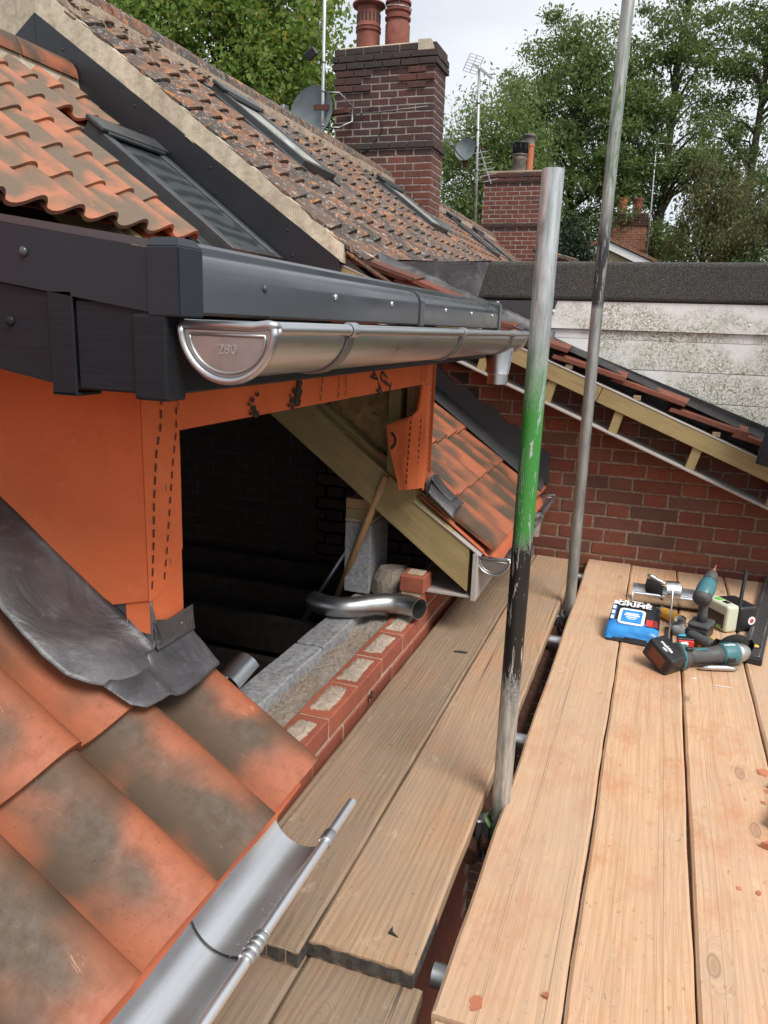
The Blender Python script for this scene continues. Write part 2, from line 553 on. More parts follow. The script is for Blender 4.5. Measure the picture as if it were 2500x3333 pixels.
def m_misc():
    t = MT('mineral_felt', (.06, .06, .058), .95)
    v = t.coord(kind='World', rand=False)
    a = t.noise(v, 260, 2, .8)
    b = t.noise(v, 5, 4)
    c = t.ramp(a, [(.40, (.022, .022, .020)), (.56, (.055, .054, .05)), (.68, (.23, .22, .20))])
    t.color(t.mix(t.ramp(b, [(.4, 0), (.7, .3)]), c, (.08, .075, .065)))
    t.bump(a, .9, .003)
    MATS['mineral_felt'] = t.m

    t = MT('algae_cladding', (.66, .65, .62), .75)
    v = t.coord(kind='World', rand=False)
    o = t.coord(rand=False)
    low = t.ramp(t.math('DIVIDE', t.sep(o, 2), .15), [(0, 1), (.75, .55), (1, .15)])      # damp lower part of each board
    n = t.noise(v, 3.0, 5, .65, .5)
    mask = t.ramp(t.math('ADD', n, t.math('MULTIPLY', low, .14)), [(.50, 0), (.66, 1)])
    trail = t.noise(v, 20, 4, .65, 3.0)                                                  # grazing trails left clean by snails
    clean = t.ramp(t.math('ABSOLUTE', t.math('SUBTRACT', trail, .5)), [(.018, 0), (.05, 1)])
    fine = t.noise(v, 60, 5, .75)
    m = t.math('MULTIPLY', t.math('MULTIPLY', mask, clean), t.ramp(fine, [(.35, .35), (.60, 1)]))
    c = t.mix(m, (.78, .775, .76), (.185, .19, .095))
    n2 = t.noise(t.coord((9, 9, 2), kind='World', rand=False), 1.0, 6, .7)
    c = t.mix(t.ramp(n2, [(.52, 0), (.75, .4)]), c, (.45, .44, .40))
    t.color(c)
    MATS['algae_cladding'] = t.m

    t = MT('osb_sheet', (.35, .25, .12), .8)
    d = t.voro(t.coord((34, 34, 34)), 1.0, 'F1', 'Color')
    c = t.ramp(t.sep(d, 0), [(0, (.16, .10, .045)), (.5, (.27, .18, .08)), (1, (.36, .25, .12))])
    t.color(c)
    t.bump(t.sep(d, 1), .3, .002)
    MATS['osb_sheet'] = t.m

    t = MT('mineral_wool', (.40, .34, .28), 1.0)
    v = t.coord(kind='World', rand=False)
    a = t.noise(v, 90, 6, .8, 1.0)
    b = t.noise(v, 7, 4)
    c = t.ramp(a, [(.3, (.16, .13, .11)), (.62, (.60, .53, .47))])
    t.color(t.mix(t.ramp(b, [(.4, 0), (.65, .4)]), c, (.42, .28, .16)))
    t.bump(a, 1.0, .012)
    MATS['mineral_wool'] = t.m

    t = MT('roof_glass', (.05, .06, .065), .06, 0, .6)
    w = t.wave(t.coord((1, 1, 1), rand=False), 3.2, 6, 2)
    t.color(t.ramp(w, [(.2, (.035, .042, .045)), (.8, (.075, .088, .09))]))
    MATS['roof_glass'] = t.m
    plain('window_grey', (.075, .08, .085), .35, .4, .15, 20)
    plain('sky_pane', (.50, .50, .46), .12, 0, .15, 5)  # pale base stands for sky mirrored in the glass

    t = MT('clear_film', (.85, .87, .88), .12)
    t.b.inputs['Transmission Weight'].default_value = .75
    t.b.inputs['IOR'].default_value = 1.12
    MATS['clear_film'] = t.m

    t = MT('earth', (.10, .085, .06), .95)
    v = t.coord(kind='World', rand=False)
    n = t.noise(v, 1.4, 7, .7)
    t.color(t.ramp(n, [(.35, (.016, .013, .010)), (.55, (.032, .026, .019)), (.7, (.022, .030, .012))]))  # soil darkened in colour to stand for shade under the decks
    t.bump(n, .6, .05)
    MATS['earth'] = t.m

    t = MT('bark', (.075, .06, .045), .95)
    n = t.noise(t.coord((12, 12, 2)), 1.0, 5, .7)
    t.color(t.ramp(n, [(.3, (.035, .028, .022)), (.7, (.11, .09, .07))]))
    t.bump(n, .8, .02)
    MATS['bark'] = t.m


m_misc()


def m_leaf(name, cols, trans=.35):
    t = MT(name, cols[0], .55, 0, .25)
    r = t.island()
    c = t.ramp(r, [(i / (len(cols) - 1), k) for i, k in enumerate(cols)])
    big = t.noise(t.coord(kind='World', rand=False), .55, 3)
    c = t.mix(t.ramp(big, [(.35, 0), (.65, .35)]), c, tuple(x * .6 for x in cols[0]))
    t.color(c)
    tr = t.n.new('ShaderNodeBsdfTranslucent')
    t.l.new(c, tr.inputs['Color'])
    ms = t.n.new('ShaderNodeMixShader')
    ms.inputs[0].default_value = trans
    out = t.n['Material Output']
    t.l.new(t.b.outputs[0], ms.inputs[1])
    t.l.new(tr.outputs[0], ms.inputs[2])
    t.l.new(ms.outputs[0], out.inputs['Surface'])
    MATS[name] = t.m


m_leaf('maple_leaf', [(.13, .22, .04), (.18, .29, .06), (.23, .34, .085), (.29, .38, .10), (.15, .25, .05), (.19, .29, .06), (.40, .35, .07)], .55)
m_leaf('ash_leaf', [(.125, .195, .06), (.17, .25, .08), (.215, .295, .105), (.135, .205, .065), (.24, .31, .12)], .55)
m_leaf('willow_leaf', [(.16, .235, .075), (.21, .29, .10), (.26, .34, .12), (.15, .22, .075)], .55)
m_leaf('conifer_leaf', [(.018, .038, .017), (.028, .052, .023), (.04, .066, .028)], .15)
m_leaf('cypress_leaf', [(.12, .14, .05), (.17, .18, .07), (.105, .135, .055), (.22, .17, .085), (.14, .165, .07)], .4)
m_leaf('shrub_leaf', [(.055, .11, .035), (.08, .15, .045), (.11, .18, .06)], .4)

# ------------------------------------------------------------------ object helpers
WM = {}
COUNT = {}


def _link(name, data, Mw, parent):
    o = bpy.data.objects.new(name, data)
    C.objects.link(o)
    WM[o.name] = Mw.copy()
    if parent is not None:
        o.parent = parent
        o.matrix_parent_inverse = WM[parent.name].inverted()
    o.matrix_basis = Mw
    return o


def empty(name, loc, label=None, cat=None, group=None):
    o = _link(name, None, Matrix.Translation(loc), None)
    o.empty_display_size = .1
    if label:
        tag(o, label, cat, group)
    return o


def tag(o, label=None, cat=None, group=None, kind=None):
    if label:
        o['label'] = label
    if cat:
        o['category'] = cat
    if group:
        o['group'] = group
    if kind:
        o['kind'] = kind
    return o


def mesh_data(name, verts, faces, mat, smooth=False):
    me = bpy.data.meshes.new(name)
    me.from_pydata([tuple(v) for v in verts], [], faces)
    if smooth:
        me.polygons.foreach_set('use_smooth', [True] * len(me.polygons))
    me.materials.append(MATS[mat])
    me.update()
    return me


def mk(name, verts, faces, mat, parent=None, smooth=False, M=None, keep=False):
    """verts in world space (or in the frame M); origin moved to the base of the mesh"""
    vs_ = [Vector(v) for v in verts]
    if M is not None:
        vs_ = [M @ v for v in vs_]
    if keep:
        org = Vector((0, 0, 0))
    else:
        xs, ys, zs = [v.x for v in vs_], [v.y for v in vs_], [v.z for v in vs_]
        org = Vector(((min(xs) + max(xs)) / 2, (min(ys) + max(ys)) / 2, min(zs)))
    me = mesh_data(name, [v - org for v in vs_], faces, mat, smooth)
    return _link(name, me, Matrix.Translation(org), parent)


def inst(name, me, Mw, parent):
    return _link(name, me, Mw, parent)


class G:
    """collects shapes into one mesh"""
    def __init__(s):
        s.v, s.f = [], []

    def add(s, verts, faces, M=None):
        o = len(s.v)
        s.v += [(M @ Vector(v)) if M is not None else Vector(v) for v in verts]
        s.f += [tuple(i + o for i in f) for f in faces]
        return s

    def box(s, x0, x1, y0, y1, z0, z1, bev=0.0, M=None, seg=1):
        v, f = boxg(x0, x1, y0, y1, z0, z1, bev, seg)
        return s.add(v, f, M)

    def tube(s, path, r, seg=10, caps=True, M=None):
        v, f = tubeg(path, r, seg, caps)
        return s.add(v, f, M)

    def lathe(s, prof, seg=20, M=None, caps=True):
        v, f = latheg(prof, seg, caps)
        return s.add(v, f, M)

    def prism(s, poly, a0, a1, axis='y', M=None):
        v, f = prismg(poly, a0, a1, axis)
        return s.add(v, f, M)

    def mk(s, name, mat, parent=None, smooth=False, M=None):
        return mk(name, s.v, s.f, mat, parent, smooth, M)


_bc = {}


def boxg(x0, x1, y0, y1, z0, z1, bev=0.0, seg=1):
    if bev <= 0:
        v = [(x, y, z) for x in (x0, x1) for y in (y0, y1) for z in (z0, z1)]
        f = [(0, 1, 3, 2), (4, 6, 7, 5), (0, 4, 5, 1), (2, 3, 7, 6), (0, 2, 6, 4), (1, 5, 7, 3)]
        return v, f
    bm = bmesh.new()
    bmesh.ops.create_cube(bm, size=1.0)
    cx, cy, cz = (x0 + x1) / 2, (y0 + y1) / 2, (z0 + z1) / 2
    for q in bm.verts:
        q.co = Vector((cx + q.co.x * (x1 - x0), cy + q.co.y * (y1 - y0), cz + q.co.z * (z1 - z0)))
    bmesh.ops.bevel(bm, geom=bm.edges[:], offset=bev, segments=seg, profile=.5, affect='EDGES')
    bm.verts.index_update()
    v = [q.co.copy() for q in bm.verts]
    f = [tuple(q.index for q in p.verts) for p in bm.faces]
    bm.free()
    return v, f


def tubeg(path, r, seg=10, caps=True):
    P = [Vector(p) for p in path]
    n = len(P)
    rs = r if isinstance(r, (list, tuple)) else [r] * n
    v, f = [], []
    t0 = (P[1] - P[0]).normalized()
    up = Vector((0, 0, 1)) if abs(t0.z) < .9 else Vector((1, 0, 0))
    a = t0.cross(up).normalized()
    for i in range(n):
        t = (P[min(i + 1, n - 1)] - P[max(i - 1, 0)]).normalized()
        a = (a - t * a.dot(t)).normalized()
        b = t.cross(a)
        for k in range(seg):
            w = 2 * PI * k / seg
            v.append(P[i] + (a * math.cos(w) + b * math.sin(w)) * rs[i])
    for i in range(n - 1):
        for k in range(seg):
            k2 = (k + 1) % seg
            f.append((i * seg + k, i * seg + k2, (i + 1) * seg + k2, (i + 1) * seg + k))
    if caps:
        f.append(tuple(reversed(range(seg))))
        f.append(tuple((n - 1) * seg + k for k in range(seg)))
    return v, f


def latheg(prof, seg=20, caps=True):
    v, f = [], []
    for (r, z) in prof:
        for k in range(seg):
            w = 2 * PI * k / seg
            v.append((r * math.cos(w), r * math.sin(w), z))
    n = len(prof)
    for i in range(n - 1):
        for k in range(seg):
            k2 = (k + 1) % seg
            f.append((i * seg + k, i * seg + k2, (i + 1) * seg + k2, (i + 1) * seg + k))
    if caps:
        f.append(tuple(reversed(range(seg))))
        f.append(tuple((n - 1) * seg + k for k in range(seg)))
    return v, f


def prismg(poly, a0, a1, axis='y'):
    """polygon in the plane across `axis`: y -> (x,z); x -> (y,z); z -> (x,y)"""
    n = len(poly)

    def p(u, w, a):
        return (u, a, w) if axis == 'y' else ((a, u, w) if axis == 'x' else (u, w, a))
    v = [p(u, w, a0) for u, w in poly] + [p(u, w, a1) for u, w in poly]
    f = [tuple(range(n)), tuple(reversed(range(n, 2 * n)))]
    for i in range(n):
        j = (i + 1) % n
        f.append((i, i + n, j + n, j))
    bm = bmesh.new()
    bv = [bm.verts.new(q) for q in v]
    for q in f:
        bm.faces.new([bv[i] for i in q])
    bmesh.ops.recalc_face_normals(bm, faces=bm.faces[:])
    bm.verts.index_update()
    v2 = [q.co.copy() for q in bm.verts]
    f2 = [tuple(q.index for q in fc.verts) for fc in bm.faces]
    bm.free()
    return v2, f2


def box(name, x0, x1, y0, y1, z0, z1, mat, parent=None, bev=0.0, M=None, seg=1, smooth=False):
    v, f = boxg(x0, x1, y0, y1, z0, z1, bev, seg)
    return mk(name, v, f, mat, parent, smooth, M)


def tube(name, path, r, mat, parent=None, seg=12, M=None):
    v, f = tubeg(path, r, seg)
    return mk(name, v, f, mat, parent, True, M)


def prism(name, poly, a0, a1, mat, parent=None, axis='y', M=None):
    v, f = prismg(poly, a0, a1, axis)
    return mk(name, v, f, mat, parent, False, M)


def frame(o, xa, ya):
    """matrix with origin o and local x/y along the given directions"""
    x = Vector(xa).normalized()
    z = x.cross(Vector(ya)).normalized()
    y = z.cross(x)
    return Matrix(((x.x, y.x, z.x, o[0]), (x.y, y.y, z.y, o[1]), (x.z, y.z, z.z, o[2]), (0, 0, 0, 1)))


def text(name, body, size, Mw, mat, parent, ext=.0003, bold=0.0):
    cu = bpy.data.curves.new(name, 'FONT')
    cu.body = body
    cu.size = size
    cu.extrude = ext
    cu.offset = bold
    cu.align_x, cu.align_y = 'CENTER', 'CENTER'
    tmp = bpy.data.objects.new(name, cu)
    C.objects.link(tmp)
    dg = bpy.context.evaluated_depsgraph_get()
    me = bpy.data.meshes.new_from_object(tmp.evaluated_get(dg))
    bpy.data.objects.remove(tmp)
    bpy.data.curves.remove(cu)
    me.name = name
    me.materials.clear()
    me.materials.append(MATS[mat])
    return _link(name, me, Mw, parent)


def jitter(verts, amt, scale, seed=0):
    out = []
    for v in verts:
        v = Vector(v)
        n = mnoise.noise_vector(v * scale + Vector((seed * 3.1, seed * 7.7, seed)))
        out.append(v + n * amt)
    return out


# a few brick shapes shared by every wall (unit boxes, scaled per brick through the mesh cache)
_brick_cache = {}


def brick_mesh(L, W, H, mat, rough=.0018, k=0):
    key = (round(L, 3), round(W, 3), round(H, 3), mat, k)
    if key not in _brick_cache:
        v, f = boxg(-L / 2, L / 2, -W / 2, W / 2, 0, H, min(.004, H * .08))
        v = jitter(v, rough, 26, k + 1)
        _brick_cache[key] = mesh_data('brick', v, f, mat)
    return _brick_cache[key]


RZ = lambda a: Matrix.Rotation(a, 4, 'Z')
RX = lambda a: Matrix.Rotation(a, 4, 'X')
RY = lambda a: Matrix.Rotation(a, 4, 'Y')
TR = lambda x, y, z: Matrix.Translation((x, y, z))


def put_brick(x0, x1, y0, y1, z, H, mat, parent, name='brick', rough=.0018):
    L, W = x1 - x0, y1 - y0
    k = rnd.randrange(3)
    me = brick_mesh(L, W, H, mat, rough, k)
    Mw = TR((x0 + x1) / 2 + rnd.uniform(-.001, .001), (y0 + y1) / 2 + rnd.uniform(-.0015, .0015), z + rnd.uniform(-.001, .001)) @ RZ(rnd.uniform(-.004, .004))
    return inst(name, me, Mw, parent)

# ================================================================== SETTING
gv, gf = [], []
for i, (a, b) in enumerate(((-150, -150), (150, -150), (150, 250), (-150, 250))):
    gv.append((a, b, -2.65))
ground = mk('ground', gv, [(0, 1, 2, 3)], 'earth')
tag(ground, kind='structure')

# ------------------------------------------------------------------ our house: eaves wall, roof slope, rafters
PIT = math.radians(36.5)
TP = math.tan(PIT)
ES = Vector((-math.cos(PIT), 0, math.sin(PIT)))


def rz(x):
    return .35 + TP * (-.53 - x)


house = empty('brick_house', (-2.0, 2.2, -2.65), 'red brick house with pantiled roof and its eaves wall cut open', 'house')

PROF = [(0, .010), (.09, .003), (.20, 0), (.33, .0015), (.46, .007), (.58, .015), (.70, .024), (.80, .0295), (.88, .031),
        (.95, .028), (1.00, .021), (1.035, .010)]
LOPROF = [(0, .010), (.2, 0), (.42, .005), (.66, .021), (.85, .031), (.97, .026), (1.03, .010)]


def tile_mesh(name, w, L, th, mat, amp=1.0, prof=PROF, rows=4, jit=.0, seed=0, lift=None):
    lift = th * 1.25 if lift is None else lift
    v, f = [], []
    n = len(prof)
    for side in (0, 1):
        for r in range(rows + 1):
            s = r / rows * L
            for (t, h) in prof:
                z = h * amp + lift * (1 - s / L) + (0 if side == 0 else -th)
                v.append(Vector((t * w, s, z)))
    m = (rows + 1) * n
    idx = lambda side, r, c: side * m + r * n + c
    for r in range(rows):
        for c in range(n - 1):
            f.append((idx(0, r, c), idx(0, r, c + 1), idx(0, r + 1, c + 1), idx(0, r + 1, c)))
            f.append((idx(1, r, c), idx(1, r + 1, c), idx(1, r + 1, c + 1), idx(1, r, c + 1)))
    for c in range(n - 1):
        f.append((idx(0, 0, c), idx(1, 0, c), idx(1, 0, c + 1), idx(0, 0, c + 1)))
        f.append((idx(0, rows, c), idx(0, rows, c + 1), idx(1, rows, c + 1), idx(1, rows, c)))
    for r in range(rows):
        f.append((idx(0, r, 0), idx(0, r + 1, 0), idx(1, r + 1, 0), idx(1, r, 0)))
        f.append((idx(0, r, n - 1), idx(1, r, n - 1), idx(1, r + 1, n - 1), idx(0, r + 1, n - 1)))
    if jit:
        v = jitter(v, jit, 9, seed)
    me = mesh_data(name, v, f, mat, True)
    return me


def sharp(me, ang=35):
    """flat edges where faces meet steeply"""
    bm = bmesh.new()
    bm.from_mesh(me)
    for e in bm.edges:
        if len(e.link_faces) == 2 and e.calc_face_angle(0) > math.radians(ang):
            e.smooth = False
    bm.to_mesh(me)
    bm.free()
    return me


def lay_tiles(parent, me_list, xlow, gauge, courses, ys, sf, name='tile', yshift=0.0, skip=None, rot=.006):
    out = []
    for k in range(courses):
        for j, y in enumerate(ys):
            s = sf['s0'] + k * gauge
            x = sf['x0'] - s * math.cos(sf['p'])
            z = sf['z0'] + s * math.sin(sf['p'])
            if skip and skip(x, y):
                continue
            me = rnd.choice(me_list)
            es = Vector((-math.cos(sf['p']), 0, math.sin(sf['p'])))
            Mw = frame((x, y + yshift, z), (0, 1, 0), es) @ RZ(rnd.uniform(-rot, rot)) @ TR(0, rnd.uniform(-.003, .003), rnd.uniform(0, .002))
            out.append(inst(name, me, Mw, parent))
    return out


# roof slope sheet (underlay) in three patches, 45 mm under the tile backs
def slope_sheet(y0, y1, xa, xb, off=-.03, th=.006):
    return [(xa, y0, rz(xa) + off), (xa, y1, rz(xa) + off), (xb, y1, rz(xb) + off), (xb, y0, rz(xb) + off),
            (xa, y0, rz(xa) + off - th), (xa, y1, rz(xa) + off - th), (xb, y1, rz(xb) + off - th), (xb, y0, rz(xb) + off - th)]


BOXF = [(0, 1, 2, 3), (7, 6, 5, 4), (0, 4, 5, 1), (1, 5, 6, 2), (2, 6, 7, 3), (3, 7, 4, 0)]
g = G()
g.add(slope_sheet(-1.2, 1.195, -.60, -3.40), BOXF)
g.add(slope_sheet(1.195, 2.83, -2.22, -3.40), BOXF)
g.add(slope_sheet(2.83, 2.936, -.575, -.84), BOXF)
g.add(slope_sheet(2.937, 4.16, -.575, -3.40), BOXF)
slope = g.mk('roof_slope', 'orange_underlay', house)
# orange underlay turned down into the gutters
for (ya, yb, sh) in ((-.6, 1.20, -.052), (2.835, 4.13, -.008)):
    n = 14
    v, f = [], []
    for i in range(n + 1):
        y = ya + (yb - ya) * i / n
        dz = .004 * math.sin(i * 2.3)
        for (x, z) in ((-.60, rz(-.60) - .024), (-.555, rz(-.555) - .026), (-.530, rz(-.53) - .034 + dz), (-.518, rz(-.518) - .050 + dz)):
            v.append((x + sh, y, z - sh * TP - (.012 if sh else 0)))
    for i in range(n):
        for k in range(3):
            f.append((i * 4 + k, i * 4 + k + 1, (i + 1) * 4 + k + 1, (i + 1) * 4 + k))
    v2 = v + [(a, b, c - .0015) for a, b, c in v]
    o = len(v)
    f2 = f + [tuple(reversed([i + o for i in q])) for q in f]
    mk('eaves_underlay', v2, f2, 'orange_underlay', house, True)

SF = dict(x0=-.53, z0=.35, p=PIT, s0=0.0)
near_me = [sharp(tile_mesh('tile', .18, .345, .017, 'new_tile', 1.25, PROF, 5, .0012, k)) for k in range(4)]
ys_near = [1.206 - .18 * (k + 1) for k in range(8)]
lay_tiles(slope, near_me, -.53, .293, 5, ys_near, dict(SF, s0=.022, x0=-.548, z0=rz(-.548) - .034),
          skip=lambda x, y: (x < -.80 and y > 1.0) or (x < -1.3 and y > .5), rot=.004)
far_me = [sharp(tile_mesh('tile', .186, .33, .014, 'new_tile', .9, PROF, 4, .0012, k)) for k in range(3)]
ys_far = [2.845 + .186 * k for k in range(7)]
lay_tiles(slope, far_me, -.53, .262, 5, ys_far, dict(SF, s0=.018, z0=.334), rot=.004, skip=lambda x, y: y < 2.90 and x < -.80)
up_me = [sharp(tile_mesh('tile', .19, .34, .016, 'pale_tile', 1.65, PROF, 4, .0015, k)) for k in range(4)]
ys_up = [2.316 - .19 * k for k in range(5, 0, -1)] + [2.316 + .19 * k for k in range(0, 9)]
RWY0, RWY1, RWX0, RWX1 = 3.34, 3.90, -2.86, -2.00      # roof window opening


def up_skip(x, y):
    return x > RWX0 - .03 and y + .10 > RWY0 and y < 3.94 and x < RWX1 + .3


lay_tiles(slope, up_me, -2.16, .262, 6, ys_up, dict(x0=-2.14, z0=rz(-2.14) - .004, p=PIT, s0=0), skip=up_skip, rot=.008)

# ridge tiles and their bedding
RID = (-3.42, rz(-3.42) + .02)
g = G()
g.prism([(-.13, -.10), (.13, -.10), (.10, .02), (-.10, .02)], .2, 3.93, 'y', M=TR(RID[0], 0, RID[1]))
g.mk('ridge_bedding', 'verge_cement', house)
v, f = [], []
for i in range(2):
    for k in range(9):
        a = PI * k / 8
        for r in (.125, .108):
            v.append((math.cos(a) * r, i * .41, math.sin(a) * r * .95))
for k in range(8):
    a = k * 2
    f += [(a, a + 2, a + 20, a + 18), (a + 1, a + 19, a + 21, a + 3), (a, a + 1, a + 3, a + 2), (a + 18, a + 20, a + 21, a + 19)]
f += [(0, 18, 19, 1), (16, 17, 35, 34)]
ridge_me = mesh_data('ridge_tile', v, f, 'new_tile', True)
sharp(ridge_me)
for k in range(9):
    inst('ridge_tile', ridge_me, TR(RID[0], .15 + .42 * k, RID[1] - .015), house)

# --- eaves wall: outer leaf of new bricks, insulated cavity, inner leaf of blocks
XF = -.795
wall = box('outer_leaf', XF - .099, XF - .004, -1.2, 4.15, -.30, .0735, 'cream_mortar', house)
box('lower_leaf', XF - .099, XF - .005, -1.2, 4.15, -2.64, -.302, 'wall_mortar', house)
g = G()
for k in range(31):
    zl = -.287 - .075 * (k + 1)
    y = -.2 + (.114 if k % 2 else 0)
    while y < 4.0:
        g.box(XF - .06, XF, y, y + .217, zl, zl + .065, .003)
        y += .228
tag(g.mk('lower_bricks', 'wall_brick', wall), kind='stuff')
ky = 0
for c_ in range(-3, 1):
    z = .013 + .075 * c_
    off = 0 if c_ % 2 == 0 else .114
    y = 1.863 - .228 * 5 + off
    while y < 4.1:
        put_brick(XF - .1025, XF, y + .0055, y + .2225, z, .0655 if c_ == 0 else .065, 'new_brick', wall, rough=.0022)
        y += .228
# dried mortar left on top of the exposed bricks
for k in range(5):
    y0 = 1.863 - .228 + .228 * k
    n = 18
    v, f = [], []
    for i in range(n + 1):
        for j in range(9):
            u, w = i / n, j / 8
            px = XF - .018 - .066 * w + .009 * mnoise.noise(Vector((u * 4, k * 9.3, w * 2)))
            py = y0 + .024 + .175 * u + .012 * mnoise.noise(Vector((w * 3, k * 5.3, u * 2)))
            edge = min(1, 5 * min(u, 1 - u, w, 1 - w) + .05)
            v.append((px, py, .0775 + .0075 * edge + .0035 * mnoise.noise(Vector((u * 22, w * 14, k * 3.0)))))
    for i in range(n):
        for j in range(8):
            f.append((i * 9 + j, (i + 1) * 9 + j, (i + 1) * 9 + j + 1, i * 9 + j + 1))
    mk('mortar_smear', v, f, 'pink_mortar', wall)
# the next course starts where the roof has not been cut
box('mortar_bed', XF - .097, XF - .006, 2.745, 4.14, .076, .158, 'cream_mortar', wall)
y = 2.745
while y < 4.1:
    L = .105 if y < 2.75 else .215
    put_brick(XF - .1025, XF, y, y + L, .091, .065, 'new_brick', wall, rough=.0022)
    y += L + .012
put_brick(XF - .1025 + .012, XF + .012, 2.752, 2.86, .172, .068, 'new_brick', wall, rough=.003)
box('mortar_bed', XF - .085, XF - .004, 2.756, 2.86, .155, .1735, 'cream_mortar', wall, .002)
box('mortar_smear', XF - .070, XF - .004, 2.775, 2.84, .238, .2435, 'cream_mortar', wall, .002)
# inner leaf
blk = box('inner_leaf', -1.118, -1.014, -1.2, 4.15, -2.64, -.13, 'block_grey', house)
for (ya, yb) in ((.95, 1.385), (1.395, 1.83), (1.84, 2.298), (2.310, 2.76), (2.77, 3.2)):
    v, f = boxg(-1.122, -1.012, ya, yb, -.128, .088, .005)
    bmq = bmesh.new()
    bq = [bmq.verts.new(q) for q in v]
    for q in f:
        bmq.faces.new([bq[i] for i in q])
    bmesh.ops.subdivide_edges(bmq, edges=bmq.edges[:], cuts=3, use_grid_fill=True)
    bmq.verts.index_update()
    vv = jitter([q.co.copy() for q in bmq.verts], .0035, 33, ya)
    ff = [tuple(q.index for q in p.verts) for p in bmq.faces]
    bmq.free()
    mk('block', vv, ff, 'block_grey', blk)
# cavity insulation, a loose fibrous top
v, f = [], []
NY, NX = 150, 14
for i in range(NY + 1):
    y = 1.2 + 1.6 * i / NY
    for j in range(NX + 1):
        x = -.894 - .122 * j / NX
        h = mnoise.noise(Vector((x * 30, y * 22, 2))) * .010 + mnoise.noise(Vector((x * 90, y * 80, 5))) * .006 + mnoise.noise(Vector((x * 8, y * 5, 1))) * .02
        v.append((x, y, .048 + h))
for i in range(NY):
    for j in range(NX):
        a = i * (NX + 1) + j
        f.append((a, a + 1, a + NX + 2, a + NX + 1))
mk('insulation', v, f, 'mineral_wool', house)
# torn wad of insulation beside the pier
v, f = latheg([(.01, 0), (.075, .004), (.095, .05), (.085, .095), (.055, .135), (.01, .15)], 22)
v = jitter([Vector(q) for q in v], .035, 13, 4)
mk('insulation_wad', v, f, 'mineral_wool', house, M=TR(-.955, 2.90, .075) @ Matrix.Diagonal((1.0, 1.1, 1.0, 1)))
# block pier with timber packers under the rafter
pier = box('block_pier', -1.165, -1.05, 2.85, 3.07, .098, .40, 'block_grey', house, .004)
box('block_pier', -1.165, -1.05, 2.85, 3.07, .402, .418, 'cream_mortar', house, .003)
box('timber_packer', -1.163, -1.053, 2.852, 3.07, .419, .459, 'treated_timber', house, .002)
box('timber_packer', -1.163, -1.053, 2.850, 3.07, .460, .502, 'plain_handle', house, .002)


def raft(y0, y1, xa, xb, zoff=0, depth=.182):
    zb = lambda x: .19 + zoff - TP * (x + .624)
    return prismg([(xa, zb(xa)), (xb, zb(xb)), (xb, zb(xb) + .15 if xb > -.7 else zb(xb) + depth), (xb - .045 if xb > -.7 else xb, zb(xb - .045 if xb > -.7 else xb) + depth), (xa, zb(xa) + depth)], y0, y1, 'y')


# rafters: grain runs along the local y axis, so each is built along y and turned into place
def timber(name, p0, p1, w, d, mat, parent, roll=0.0, bev=.0025):
    p0, p1 = Vector(p0), Vector(p1)
    L = (p1 - p0).length
    v, f = boxg(-w / 2, w / 2, 0, L, -d / 2, d / 2, bev)
    ya = (p1 - p0).normalized()
    ref = Vector((0, 0, 1)) if abs(ya.z) < .95 else Vector((0, 1, 0))
    xa = ya.cross(ref).normalized()
    za = xa.cross(ya)
    Mw = Matrix(((xa.x, ya.x, za.x, p0.x), (xa.y, ya.y, za.y, p0.y), (xa.z, ya.z, za.z, p0.z), (0, 0, 0, 1))) @ RY(roll)
    me = mesh_data(name, v, f, mat)
    return _link(name, me, Mw, parent)


def rafter(name, yc, w, xa, xb, off=0.0, d=.146, parent=house):
    """plumb-cut foot at xb, running up the slope to xa; off lifts it along z"""
    zc = lambda x: .19 + off - TP * (x + .624) + .091
    ya = ES
    o = Vector((xb, yc, zc(xb)))
    L = (xb - xa) / math.cos(PIT)
    h = d / 2
    t = math.tan(PIT)
    prof = [(-w / 2, -h), (w / 2, -h), (w / 2, h), (-w / 2, h)]
    v = []
    for (a, b) in prof:                       # foot: plumb cut, s shifts with b
        v.append((a, b * t, b))
    for (a, b) in prof:
        v.append((a, L, b))
    f = [(0, 1, 2, 3), (7, 6, 5, 4), (0, 4, 5, 1), (1, 5, 6, 2), (2, 6, 7, 3), (3, 7, 4, 0)]
    bm = bmesh.new()
    bv = [bm.verts.new(q) for q in v]
    for q in f:
        bm.faces.new([bv[i] for i in q])
    bmesh.ops.recalc_face_normals(bm, faces=bm.faces[:])
    bmesh.ops.bevel(bm, geom=bm.edges[:], offset=.0025, segments=1, affect='EDGES')
    me = bpy.data.meshes.new(name)
    bm.to_mesh(me)
    bm.free()
    me.materials.append(MATS['treated_timber'])
    xa_ = ya.cross(Vector((0, 0, 1))).normalized()
    za = xa_.cross(ya)
    Mw = Matrix(((xa_.x, ya.x, za.x, o.x), (xa_.y, ya.y, za.y, o.y), (xa_.z, ya.z, za.z, o.z), (0, 0, 0, 1)))
    return _link(name, me, Mw, parent)


rafter('rafter', 2.822, .044, -2.6, -.624)
rafter('rafter', 2.872, .044, -2.6, -.70, .028)
rafter('rafter', 1.18, .044, -2.6, -.62, .0)
for yc in (.78, .38, 3.3, 3.75):
    rafter('rafter', yc, .044, -3.3, -.66)
# studs and sheathing at the far side of the opening
timber('stud', (-.957, 2.845, .46), (-.957, 2.845, 1.08), .048, .05, 'treated_timber', house, PI / 2)
timber('stud', (-.878, 2.850, .44), (-.878, 2.850, 1.08), .098, .05, 'treated_timber', house, PI / 2)
prism('sheathing_board', [(-.84, .36), (-.84, 1.12), (-2.1, 1.30), (-2.1, 1.25)], 2.902, 2.914, 'osb_sheet', house)
